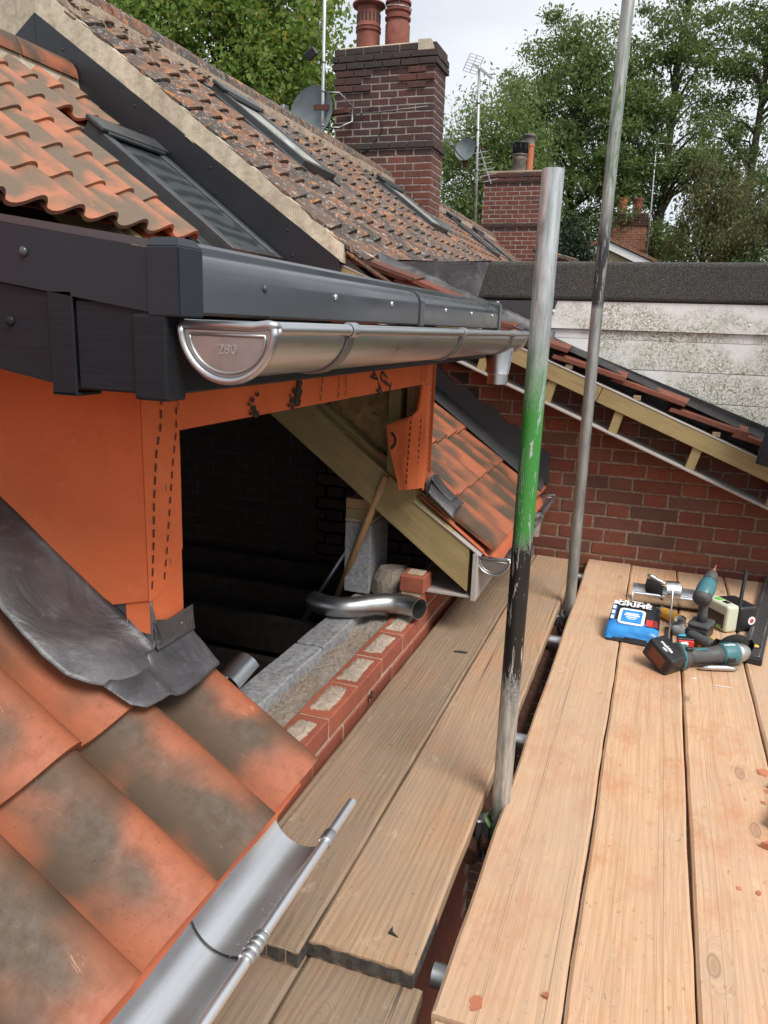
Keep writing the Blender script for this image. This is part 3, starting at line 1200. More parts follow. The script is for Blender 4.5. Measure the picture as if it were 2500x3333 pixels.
# eaves box of the far roof: soffit, fascia, white support tray
box('soffit_board', -.802, -.592, 2.80, 4.14, .166, .176, 'white_board', house, .001)
box('fascia_board', -.606, -.586, 2.79, 4.14, .160, .352, 'white_board', house, .0015)
prism('eaves_tray', [(-.855, rz(-.855) - .062), (-.855, rz(-.855) - .058), (-.578, .345), (-.578, .341)], 2.795, 4.13, 'white_board', house)
box('fascia_board', -.612, -.592, -1.2, 1.05, .160, .340, 'verge_black', house, .0015)  # near fascia and soffit blackened to stand for the shaded gap there
box('soffit_board', -.790, -.613, -1.2, 1.05, .166, .176, 'verge_black', house, .001)

# --- the room behind: party wall of old brick, floor joists, the far slope and back wall that keep it dark
SH, CH = .0725, .364
pw = prism('party_wall', [(-6.6, -2.6), (-.90, -2.6), (-.90, rz(-.90) - .10), (-3.42, rz(-3.42) - .10), (-6.6, .05)], 4.176, 4.30, 'shade_mortar', house)


def flemish(xa, xb, za, zb, yface, mat, parent, xref=-.259, zref=.025, clip=None, depth=.10):
    k0, k1 = math.ceil((za - zref) / SH), math.floor((zb - zref) / SH)
    for k in range(k0, k1):
        z = zref + k * SH
        x = xref + (0 if k % 2 == 0 else .182)
        x -= math.ceil((x - xa) / CH) * CH
        while x < xb:
            for (a, L) in ((0, .243), (.243, .121)):
                u0, u1 = x + a + .005, x + a + L - .005
                if u1 < xa or u0 > xb:
                    continue
                if clip and clip((u0 + u1) / 2, z + SH / 2):
                    continue
                put_brick(u0, u1, yface, yface + depth, z + .0045, SH - .009, mat, parent, rough=.002)
            x += CH


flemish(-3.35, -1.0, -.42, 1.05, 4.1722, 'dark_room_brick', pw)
box('back_wall', -6.7, -6.6, -1.2, 4.2, -2.6, 1.2, 'shade_mortar', house)
box('gable_wall', -6.6, -.9, -1.3, -1.2, -2.6, .6, 'shade_mortar', house)
mk('rear_slope', [(-3.40, -1.25, RID[1] - .06), (-3.40, 4.2, RID[1] - .06), (-6.8, 4.2, -.02), (-6.8, -1.25, -.02)], [(0, 1, 2, 3)], 'shade_timber', house)
box('room_floor', -6.6, -1.12, -1.2, 4.18, -.45, -.42, 'shade_timber', house)
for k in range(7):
    timber('joist', (-4.6, 1.35 + .42 * k, -.24), (-1.13, 1.35 + .42 * k, -.24), .045, .17, 'shade_timber', house)

# far roof against the neighbour's wall: dark stepped lead
st = [(-1.50, 1.22), (-1.50, 1.30), (-1.30, 1.12), (-1.26, 1.12), (-1.143, .967), (-1.06, .893), (-1.01, .893), (-.91, .80), (-.86, .80), (-.75, .695), (-.71, .695),
      (-.615, .598), (-.523, .560), (-.511, .391), (-.56, .40), (-.70, .505), (-1.188, .865)]
prism('step_flashing', st, 4.158, 4.166, 'dark_lead', house)
mk('valley_lead', [(-.53, 4.02, rz(-.53) + .022), (-.53, 4.164, rz(-.53) + .06), (-1.5, 4.164, rz(-1.5) + .06), (-1.5, 4.02, rz(-1.5) + .022),
                   (-.53, 4.02, rz(-.53) + .019), (-.53, 4.164, rz(-.53) + .057), (-1.5, 4.164, rz(-1.5) + .057), (-1.5, 4.02, rz(-1.5) + .019)], BOXF, 'dark_lead', house)

# ------------------------------------------------------------------ roof window (ours)
def roof_window(y0, y1, xlo, xhi, zf, mats, label, p=PIT, h=.055, sky_pale=False):
    """zf(x): tile level; the frame lies on the slope between xhi (top, more negative) and xlo (bottom)"""
    es = Vector((-math.cos(p), 0, math.sin(p)))
    o = (xlo, y0, zf(xlo))
    root = empty('roof_window', o, label, 'roof window')
    Mf = frame(o, (0, 1, 0), es)
    W, L = y1 - y0, (xlo - xhi) / math.cos(p)
    fw = .055
    for (a, b, c, d) in ((0, fw, 0, L), (W - fw, W, 0, L), (fw, W - fw, 0, fw * .8), (fw, W - fw, L - fw, L)):
        box('frame', a, b, c, d, -.02, h, mats[0], root, .004, M=Mf)
    for a in (fw - .002, W - fw - .014):
        box('glazing_bead', a, a + .016, fw * .8, L - fw, h - .03, h - .002, mats[0], root, .003, M=Mf)
    box('glass', fw, W - fw, fw * .8, L - fw, h - .022, h - .012, mats[1], root, M=Mf)
    box('hood', -.012, W + .012, L - .11, L + .015, h + .001, h + .026, mats[0], root, .008, M=Mf, seg=2)
    box('hood_lip', .03, W - .03, L - .125, L - .105, h - .002, h + .016, mats[0], root, .004, M=Mf)
    g = G()
    g.box(-.085, -.001, -.05, L - .02, -.015, .006, .003)
    g.box(W + .001, W + .06, -.05, L - .02, -.015, .006, .003)
    g.box(-.02, W + .02, L + .016, L + .06, -.015, .010, .003)
    g.mk('flashing', mats[0], root, M=Mf)
    return root


roof_window(3.385, 3.905, -2.03, -2.845, lambda x: rz(x) + .015, ('window_grey', 'roof_glass'), 'dark framed roof window set in the new pantiles below the black verge board', h=.07)

# ------------------------------------------------------------------ the dormer
XD, YC, YE = -.81, 1.07, 2.815        # front plane, near cheek plane, far edge of the front
dormer = empty('dormer', (-1.3, 1.95, .4), 'new dormer wrapped in orange membrane with dark grey fascias and flat roof', 'dormer')


def sharp_ob(o_, ang=35):
    sharp(o_.data, ang)
    return o_


def sheet(name, poly3, mat, parent, th, nrm, cuts=0, wav=0.0, seed=0):
    """thin solid sheet from a planar polygon"""
    nv = Vector(nrm) * th
    bm = bmesh.new()
    bv = [bm.verts.new(q) for q in poly3]
    bm.faces.new(bv)
    if cuts:
        bmesh.ops.triangulate(bm, faces=bm.faces[:])
        for _ in range(cuts):
            bmesh.ops.subdivide_edges(bm, edges=bm.edges[:], cuts=1, use_grid_fill=True)
        for q in bm.verts:
            n_ = mnoise.noise(q.co * 9 + Vector((seed, 0, 0)))
            q.co += Vector(nrm) * n_ * wav
    r = bmesh.ops.extrude_face_region(bm, geom=bm.faces[:])
    for e in r['geom']:
        if isinstance(e, bmesh.types.BMVert):
            e.co -= nv
    bmesh.ops.recalc_face_normals(bm, faces=bm.faces[:])
    bm.verts.index_update()
    v = [q.co.copy() for q in bm.verts]
    f = [tuple(q.index for q in p.verts) for p in bm.faces]
    bm.free()
    o_ = mk(name, v, f, mat, parent, bool(cuts))
    return sharp_ob(o_) if cuts else o_


sheet('cheek_membrane', [(XD, YC, 1.12), (XD, YC, .705), (-.886, YC, .685), (-.96, YC, .725), (-1.131, YC, .845), (-2.05, YC, rz(-2.05) + .055), (-2.05, YC, 1.48)],
      'orange_membrane', dormer, .002, (0, -1, 0), 4, .002)
jm = sheet('jamb_membrane', [(XD, YC + .004, 1.12), (XD, YC + .004, .64), (XD, 1.115, .615), (XD, 1.176, .615), (XD, 1.176, .997), (XD, 1.176, 1.12)],
           'orange_membrane', dormer, .05, (1, 0, 0), 3, .0010, 3)
# the overlapping tongue of membrane that ends above the lead
sheet('membrane_tongue', [(XD + .0025, YC + .0005, 1.12), (XD + .003, YC + .0005, .703), (XD + .003, 1.090, .704), (XD + .003, 1.118, .716), (XD + .003, 1.150, .745), (XD + .0025, 1.1755, .775), (XD + .0025, 1.1755, 1.12)],
      'orange_membrane', dormer, .0015, (1, 0, 0), 3, .0008, 5)
hd = sheet('header_membrane', [(XD, 1.176, 1.12), (XD, 1.176, .995), (XD, 2.75, .992), (XD, 2.75, 1.12)], 'orange_membrane', dormer, .05, (1, 0, 0), 4, .0015, 8)
sheet('far_jamb_membrane', [(XD, 2.75, 1.12), (XD, 2.75, .62), (XD, 2.765, .585), (XD, YE, .60), (XD, YE, 1.12)], 'orange_membrane', dormer, .006, (1, 0, 0), 3, .0012, 9)
sheet('return_membrane', [(XD - .02, 2.93, 1.12), (XD - .02, 2.93, .62), (-2.0, 2.93, 1.45), (-2.0, 2.93, 1.5)], 'orange_membrane', dormer, .004, (0, 1, 0), 2, .001, 4)
# flap folded back round the far jamb, curling where it was cut
NU, NV = 10, 12
L_ = [(-.828, .988), (-.845, .880), (-.905, .852), (-.955, .828), (-.945, .760), (-.922, .680), (-.896, .583)]
v, f = [], []
for i in range(NV + 1):
    t = i / NV * (len(L_) - 1)
    k = min(int(t), len(L_) - 2)
    fx, fz = [L_[k][m] + (L_[k + 1][m] - L_[k][m]) * (t - k) for m in (0, 1)]
    zr = .988 + (.600 - .988) * i / NV
    for j in range(NU + 1):
        u = j / NU
        x = XD + .004 + (fx - XD - .004) * u
        z = zr + (fz - zr) * u
        y = 2.748 - .020 * math.sin(u * PI) - .020 * u * u + .008 * mnoise.noise(Vector((x * 25, z * 9, 1)))
        v.append((x, y, z))
for i in range(NV):
    for j in range(NU):
        a = i * (NU + 1) + j
        f.append((a, a + 1, a + NU + 2, a + NU + 1))
flap_v = v
o = len(v)
v2 = v + [(a, b + .0015, c) for a, b, c in v]
f2 = f + [tuple(reversed([i + o for i in q])) for q in f]
flap = mk('membrane_flap', v2, f2, 'orange_membrane', dormer, True)

# printed marks on the membrane: dashed lines, honeycomb dots, letters (flat print, half a millimetre proud)
def dashes(pts, n, frac, wd, parent, nrm, name='printed_dash'):
    P = [Vector(p) for p in pts]
    seg = [(P[i + 1] - P[i]).length for i in range(len(P) - 1)]
    tot = sum(seg)

    def at(s):
        for i, L in enumerate(seg):
            if s <= L or i == len(seg) - 1:
                return P[i].lerp(P[i + 1], s / L)
            s -= L
    nv = Vector(nrm)
    vv, ff = [], []
    for k in range(n):
        a, b = at(tot * k / n), at(tot * (k + frac) / n)
        d = (b - a).normalized()
        w = d.cross(nv).normalized() * wd / 2
        o_ = len(vv)
        for q in (a - w, a + w, b + w, b - w):
            vv += [q, q - nv * .0004]
        ff += [(o_, o_ + 2, o_ + 4, o_ + 6), (o_ + 7, o_ + 5, o_ + 3, o_ + 1)]
        for i in range(4):
            j = (i + 1) % 4
            ff.append((o_ + 2 * i, o_ + 2 * i + 1, o_ + 2 * j + 1, o_ + 2 * j))
    return mk(name, vv, ff, 'black_ink', parent)


XP = XD + .0050
dashes([(XP, 1.123, 1.06), (XP, 1.119, 1.008), (XP, 1.105, .971), (XP, 1.093, .888), (XP, 1.086, .80), (XP, 1.076, .716)], 15, .62, .0036, dormer, (1, 0, 0))
dashes([(XP, 1.167, 1.06), (XP, 1.164, .996), (XP, 1.152, .948), (XP, 1.136, .852), (XP, 1.126, .79), (XP, 1.112, .722)], 15, .55, .0030, dormer, (1, 0, 0))
dashes([(XP, 1.905, 1.06), (XP, 1.905, .996)], 3, .7, .004, dormer, (1, 0, 0))
dashes([(XP, 1.955, 1.06), (XP, 1.955, .996)], 3, .7, .004, dormer, (1, 0, 0))
dashes([(XP, 1.800, 1.06), (XP, 1.785, .996)], 3, .7, .004, dormer, (1, 0, 0))
dashes([(XP, 2.66, 1.06), (XP, 2.66, .996)], 4, .6, .004, dormer, (1, 0, 0))
dashes([(XP, 2.70, 1.06), (XP, 2.70, .996)], 4, .6, .004, dormer, (1, 0, 0))
dashes([(XD + .003, 2.800, 1.05), (XD + .003, 2.800, .61)], 22, .55, .004, dormer, (1, 0, 0))
fl = lambda u, z: (XD + (-.11) * u, 2.748 - .020 * math.sin(u * PI) - .020 * u * u - .0035, z)
dashes([fl(.42, .90), fl(.45, .80), fl(.48, .70), fl(.5, .605)], 13, .6, .0045, dormer, (0, -1, 0))
dashes([fl(.12, .93), fl(.13, .80), fl(.16, .66), fl(.13, .61)], 14, .6, .0035, dormer, (0, -1, 0))
for (yy, zz, r) in ((1.440, 1.030, .006), (1.445, 1.012, .0075), (1.425, 1.022, .004), (1.432, 1.002, .0045), (1.455, .999, .009), (1.462, 1.040, .005),
                    (1.640, 1.036, .007), (1.662, 1.032, .014), (1.655, 1.010, .013), (1.632, 1.014, .009), (1.615, 1.028, .004), (1.610, 1.005, .005), (1.63, .9995, .006), (1.668, 1.052, .009)):
    prism('printed_dot', [(yy + 1.5 * r * math.cos(a * PI / 3), zz + r * math.sin(a * PI / 3)) for a in range(6)], XP - .0004, XP, 'black_ink', dormer, 'x')
MY = frame((XP, 2.23, 1.035), (0, 1, 0), (0, 0, 1))
for (ch, dy, dz, rot) in (('A', -.055, .012, -2.2), ('U', .025, .004, -2.2), ('T', .065, -.018, -2.2), ('A', -.005, -.032, -2.2)):
    text('printed_letter', ch, .055, MY @ TR(dy, dz, 0) @ Matrix.Diagonal((1.25, .8, 1, 1)) @ RZ(rot), 'black_ink', dormer, .0003, .0008)
# arc of a printed letter on the flap
gx = G()
for k in range(10):
    a0, a1 = -1.3 + 2.6 * k / 10, -1.3 + 2.6 * (k + 1) / 10
    q = [(-.935 + math.cos(a) * r, .776 + math.sin(a) * r * 1.2) for a, r in ((a0, .020), (a1, .020), (a1, .030), (a0, .030))]
    gx.add(*prismg(q, 2.7045, 2.7040, 'y'))
gx.mk('printed_letter', 'black_ink', dormer)
for (x, y, z, a) in ((XP, 1.128, .90, .1), (XP, 1.134, .76, .2), (XP, 1.172, 1.04, .05)):
    tube('staple', [(x + .0006, y - .0015 * math.sin(a), z - .006), (x + .0006, y + .0015 * math.sin(a), z + .006)], .0006, 'dull_steel', dormer, 6)
tube('staple', [(-.98, YC - .0135, .905), (-.976, YC - .0135, .917)], .0006, 'dull_steel', dormer, 6)

# flat roof slab, falls 8 degrees to the front
sl = .14
fz = lambda x: 1.262 + sl * (-.60 - x)
prism('flat_roof', [(-.60, fz(-.60)), (-2.13, fz(-2.13)), (-2.13, fz(-2.13) - .06), (-.60, fz(-.60) - .06)], .868, 2.875, 'verge_black', dormer)
# front fascias
fr = G()
prof = [(-.602, 1.196), (-.587, 1.196), (-.583, 1.200), (-.5825, 1.245), (-.5835, 1.254), (-.5862, 1.262), (-.5905, 1.2685), (-.5965, 1.2735), (-.604, 1.2765), (-.612, 1.278), (-.612, 1.26), (-.602, 1.25)]
for (a, b) in ((.902, 1.878), (1.884, 2.858)):
    _o = prism('front_fascia', prof, a, b, 'fascia_grey', dormer)
    _o.data.polygons.foreach_set('use_smooth', [True] * len(_o.data.polygons))
    sharp(_o.data, 30)
prism('fascia_joiner', [(x + (.0035 if x > -.6 else 0), z + (.002 if z > 1.23 else -.002)) for x, z in prof], 1.880, 1.915, 'fascia_grey', dormer)
prism('roof_edge_trim', [(-.640, 1.262), (-.607, 1.262), (-.607, 1.286), (-.612, 1.291), (-.636, 1.291), (-.640, 1.287)], .905, 2.872, 'fascia_grey', dormer)
for y in (1.352, 1.669, 2.126, 2.433, 2.746, 1.08):
    sc_ = G()
    sc_.lathe([(.0058, 0), (.0058, .002), (.0042, .004), (.002, .0045)], 12, M=frame((-.583, y, 1.240), (0, 1, 0), (0, 0, 1)))
    sc_.mk('screw', 'fascia_grey' if y < 1.2 else 'zinc', dormer, True)
box('lower_fascia', -.622, -.606, .884, 2.842, 1.092, 1.1945, 'fascia_grain', dormer, .003)
box('soffit', XD + .001, -.607, .868, 2.84, 1.098, 1.106, 'fascia_grain', dormer)
box('soffit', -2.0, XD - .001, .868, YC - .004, 1.30, 1.308, 'fascia_grain', dormer)
# corner cover of the upper fascia with its chamfered cap
def chamfer_cover(name, x0, x1, y0, y1, z0, z1, ch, mat, parent):
    """outer corner at (x1,y0): two plates and a bevelled top"""
    v = [(x0, y0, z0), (x1, y0, z0), (x1, y1, z0), (x0, y1, z0),
         (x0, y0, z1 - ch), (x1, y0, z1 - ch), (x1, y1, z1 - ch), (x0, y1, z1 - ch),
         (x0, y0 + ch, z1), (x1 - ch, y0 + ch, z1), (x1 - ch, y1, z1), (x0, y1, z1)]
    f = [(3, 2, 1, 0), (0, 1, 5, 4), (1, 2, 6, 5), (2, 3, 7, 11, 10, 6), (3, 0, 4, 8, 11, 7), (4, 5, 9, 8), (5, 6, 10, 9), (8, 9, 10, 11)]
    bm = bmesh.new()
    bv = [bm.verts.new(q) for q in v]
    for q in f:
        bm.faces.new([bv[i] for i in q])
    bmesh.ops.recalc_face_normals(bm, faces=bm.faces[:])
    bmesh.ops.bevel(bm, geom=bm.edges[:], offset=.0018, segments=2, affect='EDGES')
    bm.verts.index_update()
    vv = [q.co.copy() for q in bm.verts]
    ff = [tuple(q.index for q in p.verts) for p in bm.faces]
    bm.free()
    return mk(name, vv, ff, mat, parent)


chamfer_cover('corner_cover', -.624, -.5755, .8465, .9015, 1.193, 1.290, .012, 'fascia_matt', dormer)
chamfer_cover('end_cover', -.640, -.579, 2.859, 2.892, 1.190, 1.292, .010, 'fascia_grey', dormer)
# verge fascias on the near side
vz = lambda x, z: z + sl * (-.62 - x)
vp = [(-.6235, 1.198), (-.6235, 1.2765), (-2.10, vz(-2.10, 1.2765)), (-2.10, vz(-2.10, 1.198))]
prism('verge_fascia', vp, .8505, .867, 'fascia_matt', dormer)
prism('verge_trim', [(-.6235, 1.277), (-.6235, 1.287), (-2.10, vz(-2.1, 1.287)), (-2.10, vz(-2.1, 1.277))], .854, .885, 'fascia_grey', dormer)
box('eaves_box_end', -.745, -.607, .8545, .868, 1.0925, 1.212, 'fascia_grain', dormer, .003)
prism('verge_lower_fascia', [(-.750, 1.0925), (-.750, 1.214), (-2.08, vz(-2.08, 1.196)), (-2.08, vz(-2.08, 1.196) - .105), (-1.2, vz(-1.2, 1.196) - .112)], .8545, .868, 'fascia_grain', dormer)
box('joint_cover', -.787, -.7455, .8505, .8545, 1.084, 1.222, 'fascia_grain', dormer, .0015)
box('joint_cover', -.787, -.7455, .8505, .90, 1.0835, 1.088, 'fascia_grain', dormer, .001)
box('lower_corner_cover', -.650, -.598, .8475, .8905, 1.085, 1.1955, 'fascia_grain', dormer, .004, seg=2)
for (x, z, m) in ((-.82, vz(-.82, 1.243), 'fascia_grey'), (-1.25, vz(-1.25, 1.243), 'fascia_grey'), (-.855, 1.18, 'fascia_grain')):
    sc_ = G()
    sc_.lathe([(.0068, 0), (.0068, .002), (.005, .004), (.002, .005)], 14, M=frame((x, .8505 if m == 'fascia_grey' else .8545, z), (1, 0, 0), (0, 0, 1)))
    sc_.mk('screw', m, dormer, True)
# inside: header and near jamb timbers behind the membrane
timber('lintel', (XD - .075, 1.14, 1.06), (XD - .075, 2.80, 1.06), .045, .12, 'treated_timber', dormer)
timber('ceiling_joist', (XD - .12, 1.5, 1.16), (-2.0, 1.5, 1.30), .045, .09, 'treated_timber', dormer)
timber('ceiling_joist', (XD - .12, 2.1, 1.16), (-2.0, 2.1, 1.30), .045, .09, 'treated_timber', dormer)
prism('near_cheek_frame', [(-.865, .53), (-.865, 1.15), (-2.0, 1.30), (-2.0, 1.28)], 1.10, 1.14, 'osb_sheet', dormer)

# --- lead: cheek soaker with apron and folded foot
def lead_grid(name, fn, nu, nv, parent, th=.0025):
    vv, ff = [], []
    for i in range(nu + 1):
        for j in range(nv + 1):
            vv.append(Vector(fn(i / nu, j / nv)))
    for i in range(nu):
        for j in range(nv):
            a = i * (nv + 1) + j
            ff.append((a, a + nv + 1, a + nv + 2, a + 1))
    bm = bmesh.new()
    bv = [bm.verts.new(q) for q in vv]
    for q in ff:
        bm.faces.new([bv[i] for i in q])
    bmesh.ops.recalc_face_normals(bm, faces=bm.faces[:])
    bmesh.ops.solidify(bm, geom=bm.faces[:], thickness=th)
    bm.verts.index_update()
    o_ = mk(name, [q.co.copy() for q in bm.verts], [tuple(q.index for q in p.verts) for p in bm.faces], 'lead_sheet', parent, True)
    bm.free()
    return o_


def nz(x, y, a=1.0):
    return mnoise.noise(Vector((x * 11, y * 9, 3.3))) * .006 * a + mnoise.noise(Vector((x * 28, y * 22, 1.3))) * .0025 * a


def table(t, pts):
    for (a, pa), (b, pb) in zip(pts, pts[1:]):
        if t <= b:
            q = (t - a) / (b - a)
            return tuple(i + (j - i) * q for i, j in zip(pa, pb))
    return pts[-1][1]


C_OUT = [(0, (-1.9, .900)), (.60, (-.990, .905)), (.66, (-.930, .897)), (.73, (-.886, .894)), (.79, (-.850, .902)), (.85, (-.820, .922)), (.90, (-.800, .955)),
         (.94, (-.791, .998)), (.97, (-.790, 1.037)), (1.0, (-.795, 1.075))]
C_IN = [(0, (-1.9,)), (.60, (-1.02,)), (.85, (-.86,)), (1.0, (-.806,))]


def cheek_lead(u, w):
    xi = table(u, C_IN)[0]
    yi = YC + .006
    if w < .25:
        q = w / .25
        return (xi, yi + .002 * (1 - q), rz(xi) + (.115 + .03 * max(0, u - .6) / .4) * (1 - q) + .045 * q)
    q = (w - .25) / .75
    xo, yo = table(u, C_OUT)
    x, y = xi + (xo - xi) * q, yi + (yo - yi) * q
    edge = max(0, (q - .9) / .1)
    bulge = .012 * math.sin(q * PI) ** 2 * (.6 + .6 * mnoise.noise(Vector((x * 7, 0, 2))))
    return (x, y, rz(x) + .046 + .022 * math.exp(-q * 8) + bulge + nz(x, y, 1.5 * q) - .006 * edge)


lead_grid('cheek_lead', cheek_lead, 90, 30, dormer)

F_OUT = [(0, (-.806, .940)), (.10, (-.767, .955)), (.20, (-.751, .977)), (.34, (-.746, 1.014)), (.40, (-.742, 1.030)), (.52, (-.735, 1.063)), (.72, (-.735, 1.117)), (.94, (-.739, 1.189)), (1.0, (-.760, 1.193))]


def foot_lead(u, w):
    xi, yi = -.806, .965 + .228 * u
    xo, yo = table(u, F_OUT)
    x, y = xi + (xo - xi) * w, yi + (yo - yi) * w
    rib = .006 * math.exp(-((y - 1.030) / .010) ** 2) * w
    return (x, y, rz(x) + .042 + .006 * math.sin(w * PI) + .016 * math.exp(-w * 6) * (u > .38) + rib + nz(x, y, 1.2 * w))


lead_grid('foot_lead', foot_lead, 40, 18, dormer)


def foot_up(u, w):
    y = 1.0745 + .118 * u
    zt = .668 - .014 * min(1, u / .35) + .012 * max(0, u - .6)
    return (XD + .0065 + .006 * w * w + .012 * (1 - w) * max(0, u - .8), y, zt + (rz(-.806) + .055 - zt) * w)


lead_grid('lead_upstand', foot_up, 18, 14, dormer)
for (y, z) in ((1.108, .630), (1.155, .632)):
    q = G()
    q.lathe([(.0065, 0), (.0065, .0008), (.003, .002)], 10, M=frame((XD + .0085, y, z), (0, 1, 0), (0, 0, 1)))
    q.mk('nail_head', 'zinc', dormer, True)


def far_lead(u, w):
    # little lead apron at the foot of the far jamb, dressed over the first far tile
    y = 2.775 + .16 * u
    if w < .3:
        q = w / .3
        return (XD + .008, y, .62 - .07 * q)
    q = (w - .3) / .7
    x = XD + .012 + .105 * q
    return (x, y + .02 * q, rz(x) + .045 - .012 * q + .012 * math.exp(-q * 6) + nz(x, y, 1.3 * q) - .05 * max(0, .15 - u) * 3)


lead_grid('foot_lead', far_lead, 16, 18, dormer)
lead_grid('lead_patch', lambda u, w: (XD + .010 + .085 * w, 2.83 + .10 * u + .03 * w, rz(XD + .010 + .085 * w) + .055 - .012 * w + .02 * (1 - w) ** 3 + .006 * math.sin(u * 4)), 10, 12, dormer)

# ------------------------------------------------------------------ gutters
def trough_geo(g, xc, zt, R, y0, y1, th=.0016, bead=.0088, n=20, bead_y=None):
    prof = []
    for k in range(n + 1):
        a = PI + PI * k / n
        prof.append((xc + R * math.cos(a), zt + R * math.sin(a)))
    inn = []
    for k in range(n + 1):
        a = PI + PI * k / n
        inn.append((xc + (R - th) * math.cos(a), zt + (R - th) * math.sin(a)))
    # back edge rises a little
    prof = [(xc - R, zt + .008)] + prof
    inn = [(xc - R + th, zt + .008)] + inn
    m = len(prof)
    vv = [(x, y, z) for y in (y0, y1) for (x, z) in prof] + [(x, y, z) for y in (y0, y1) for (x, z) in inn]
    ff = []
    for k in range(m - 1):
        ff.append((k, k + 1, m + k + 1, m + k))
        ff.append((2 * m + k, 3 * m + k, 3 * m + k + 1, 2 * m + k + 1))
        ff.append((k, 2 * m + k, 2 * m + k + 1, k + 1))
        ff.append((m + k, m + k + 1, 3 * m + k + 1, 3 * m + k))
    ff.append((0, m, 3 * m, 2 * m))
    ff.append((m - 1, 3 * m - 1, 4 * m - 1, 2 * m - 1))
    g.add(vv, ff)
    ba, bb = bead_y or (y0, y1)
    g.tube([(xc + R - .003 + bead * .6, ba, zt), (xc + R - .003 + bead * .6, bb, zt)], bead, 14)
    return g


def smooth_ob(o, ang=40):
    sharp(o.data, ang)
    return o


def end_cap(parent, xc, zt, R, y, face, label_txt='280'):
    """face=-1: the outside looks towards -y"""
    g = G()
    n = 24
    pts = [(xc + (R - .003) * math.cos(PI + PI * k / n), zt + (R - .003) * math.sin(PI + PI * k / n)) for k in range(n + 1)]
    g.add(*prismg(pts, y - .0008, y + .0008, 'y'))
    plate = g.mk('end_cap', 'cap_zinc', parent)
    rim = [(xc + R * math.cos(PI + PI * k / n), y + face * .002, zt + R * math.sin(PI + PI * k / n)) for k in range(n + 1)]
    v1, f1 = tubeg(rim, .0052, 10)
    mk('cap_rim', v1, f1, 'pipe_zinc', plate, True)
    inn = [(xc + (R - .013) * math.cos(PI + PI * k / n), y + face * .0012, zt - .010 + (R - .020) * math.sin(PI + PI * k / n)) for k in range(n + 1)]
    v1, f1 = tubeg(inn + [inn[0]], .0024, 8)
    mk('cap_bead', v1, f1, 'cap_zinc', plate, True)
    v1, f1 = tubeg([(xc - R, y, zt + .001), (xc + R * .55, y, zt + .001), (xc + R * .86, y, zt + .004), (xc + R + .004, y, zt + .002)], .0062, 10)
    mk('cap_rim', v1, f1, 'pipe_zinc', plate, True)
    Mt = frame((xc, y + face * .0012, zt - R * .42), (1 if face < 0 else -1, 0, 0), (0, 0, 1))
    text('embossed_number', label_txt, .018, Mt, 'galvanised', plate, .0008)
    return plate


def bracket(parent, xc, zt, R, y, w=.024):
    n = 18
    vv, ff = [], []
    for k in range(n + 1):
        a = PI + PI * k / n
        for (yy, r) in ((y - w / 2, R + .0008), (y + w / 2, R + .0008), (y + w / 2, R + .0045), (y - w / 2, R + .0045)):
            vv.append((xc + r * math.cos(a), yy, zt + r * math.sin(a)))
    for k in range(n):
        for i in range(4):
            j = (i + 1) % 4
            ff.append((k * 4 + i, k * 4 + j, (k + 1) * 4 + j, (k + 1) * 4 + i))
    ff += [(0, 1, 2, 3), tuple(n * 4 + i for i in (3, 2, 1, 0))]
    o_ = mk('bracket', vv, ff, 'dull_steel', parent, True)
    smooth_ob(o_)
    bx_ = xc + R + .0024
    vv, ff = [], []
    n = 16
    for k in range(n + 1):
        a = -2.2 + 4.6 * k / n
        for (yy, r) in ((y - w / 2, .0095), (y + w / 2, .0095), (y + w / 2, .0118), (y - w / 2, .0118)):
            vv.append((bx_ + r * math.cos(a), yy, zt + r * math.sin(a)))
    for k in range(n):
        for i in range(4):
            j = (i + 1) % 4
            ff.append((k * 4 + i, k * 4 + j, (k + 1) * 4 + j, (k + 1) * 4 + i))
    ff += [(0, 1, 2, 3), tuple(n * 4 + i for i in (3, 2, 1, 0))]
    smooth_ob(mk('bracket_clip', vv, ff, 'zinc', o_, True))
    return o_


def outlet(parent, xc, y, ztop, h=.105, r0=.047, r1=.034):
    g = G()
    g.lathe([(r0 * .97, .012), (r0 * 1.0, -.004), (r1 * 1.08, -h * .68), (r1 * 1.10, -h * .70), (r1, -h * .73), (r1, -h), (r1 - .002, -h), (r1 - .002, -h * .7)], 26, M=TR(xc, y, ztop), caps=False)
    o_ = g.mk('outlet', 'zinc', parent, True)
    smooth_ob(o_)
    return o_


# dormer gutter
GX, GZ, GR = -.5195, 1.183, .0645
dg_ = empty('gutter', (GX, 1.8, GZ - GR), 'galvanised half round gutter with end cap under the dormer fascia', 'gutter', 'half round steel gutters')
smooth_ob(trough_geo(G(), GX, GZ, GR, .868, 2.752).mk('trough', 'zinc', dg_, True))
end_cap(dg_, GX, GZ, GR + .003, .866, -1)
end_cap(dg_, GX, GZ, GR, 2.754, 1)
for y in (1.115, 1.814, 2.469):
    bracket(dg_, GX, GZ, GR, y)
outlet(dg_, GX, 2.60, GZ - GR + .012, .115)

# near eaves gutter, two lengths with a union, open at the far end
NX_, NZ_, NR_ = -.5235, .318, .0625
ng = empty('gutter', (NX_, .4, NZ_ - NR_), 'bright open half round gutter running along the near tiles', 'gutter', 'half round steel gutters')
smooth_ob(trough_geo(G(), NX_, NZ_, NR_, .842, 1.115, bead_y=(.842, 1.190)).mk('trough', 'bright_zinc', ng, True))
smooth_ob(trough_geo(G(), NX_, NZ_ - .0022, NR_, -.8, .848).mk('trough', 'bright_zinc', ng, True))
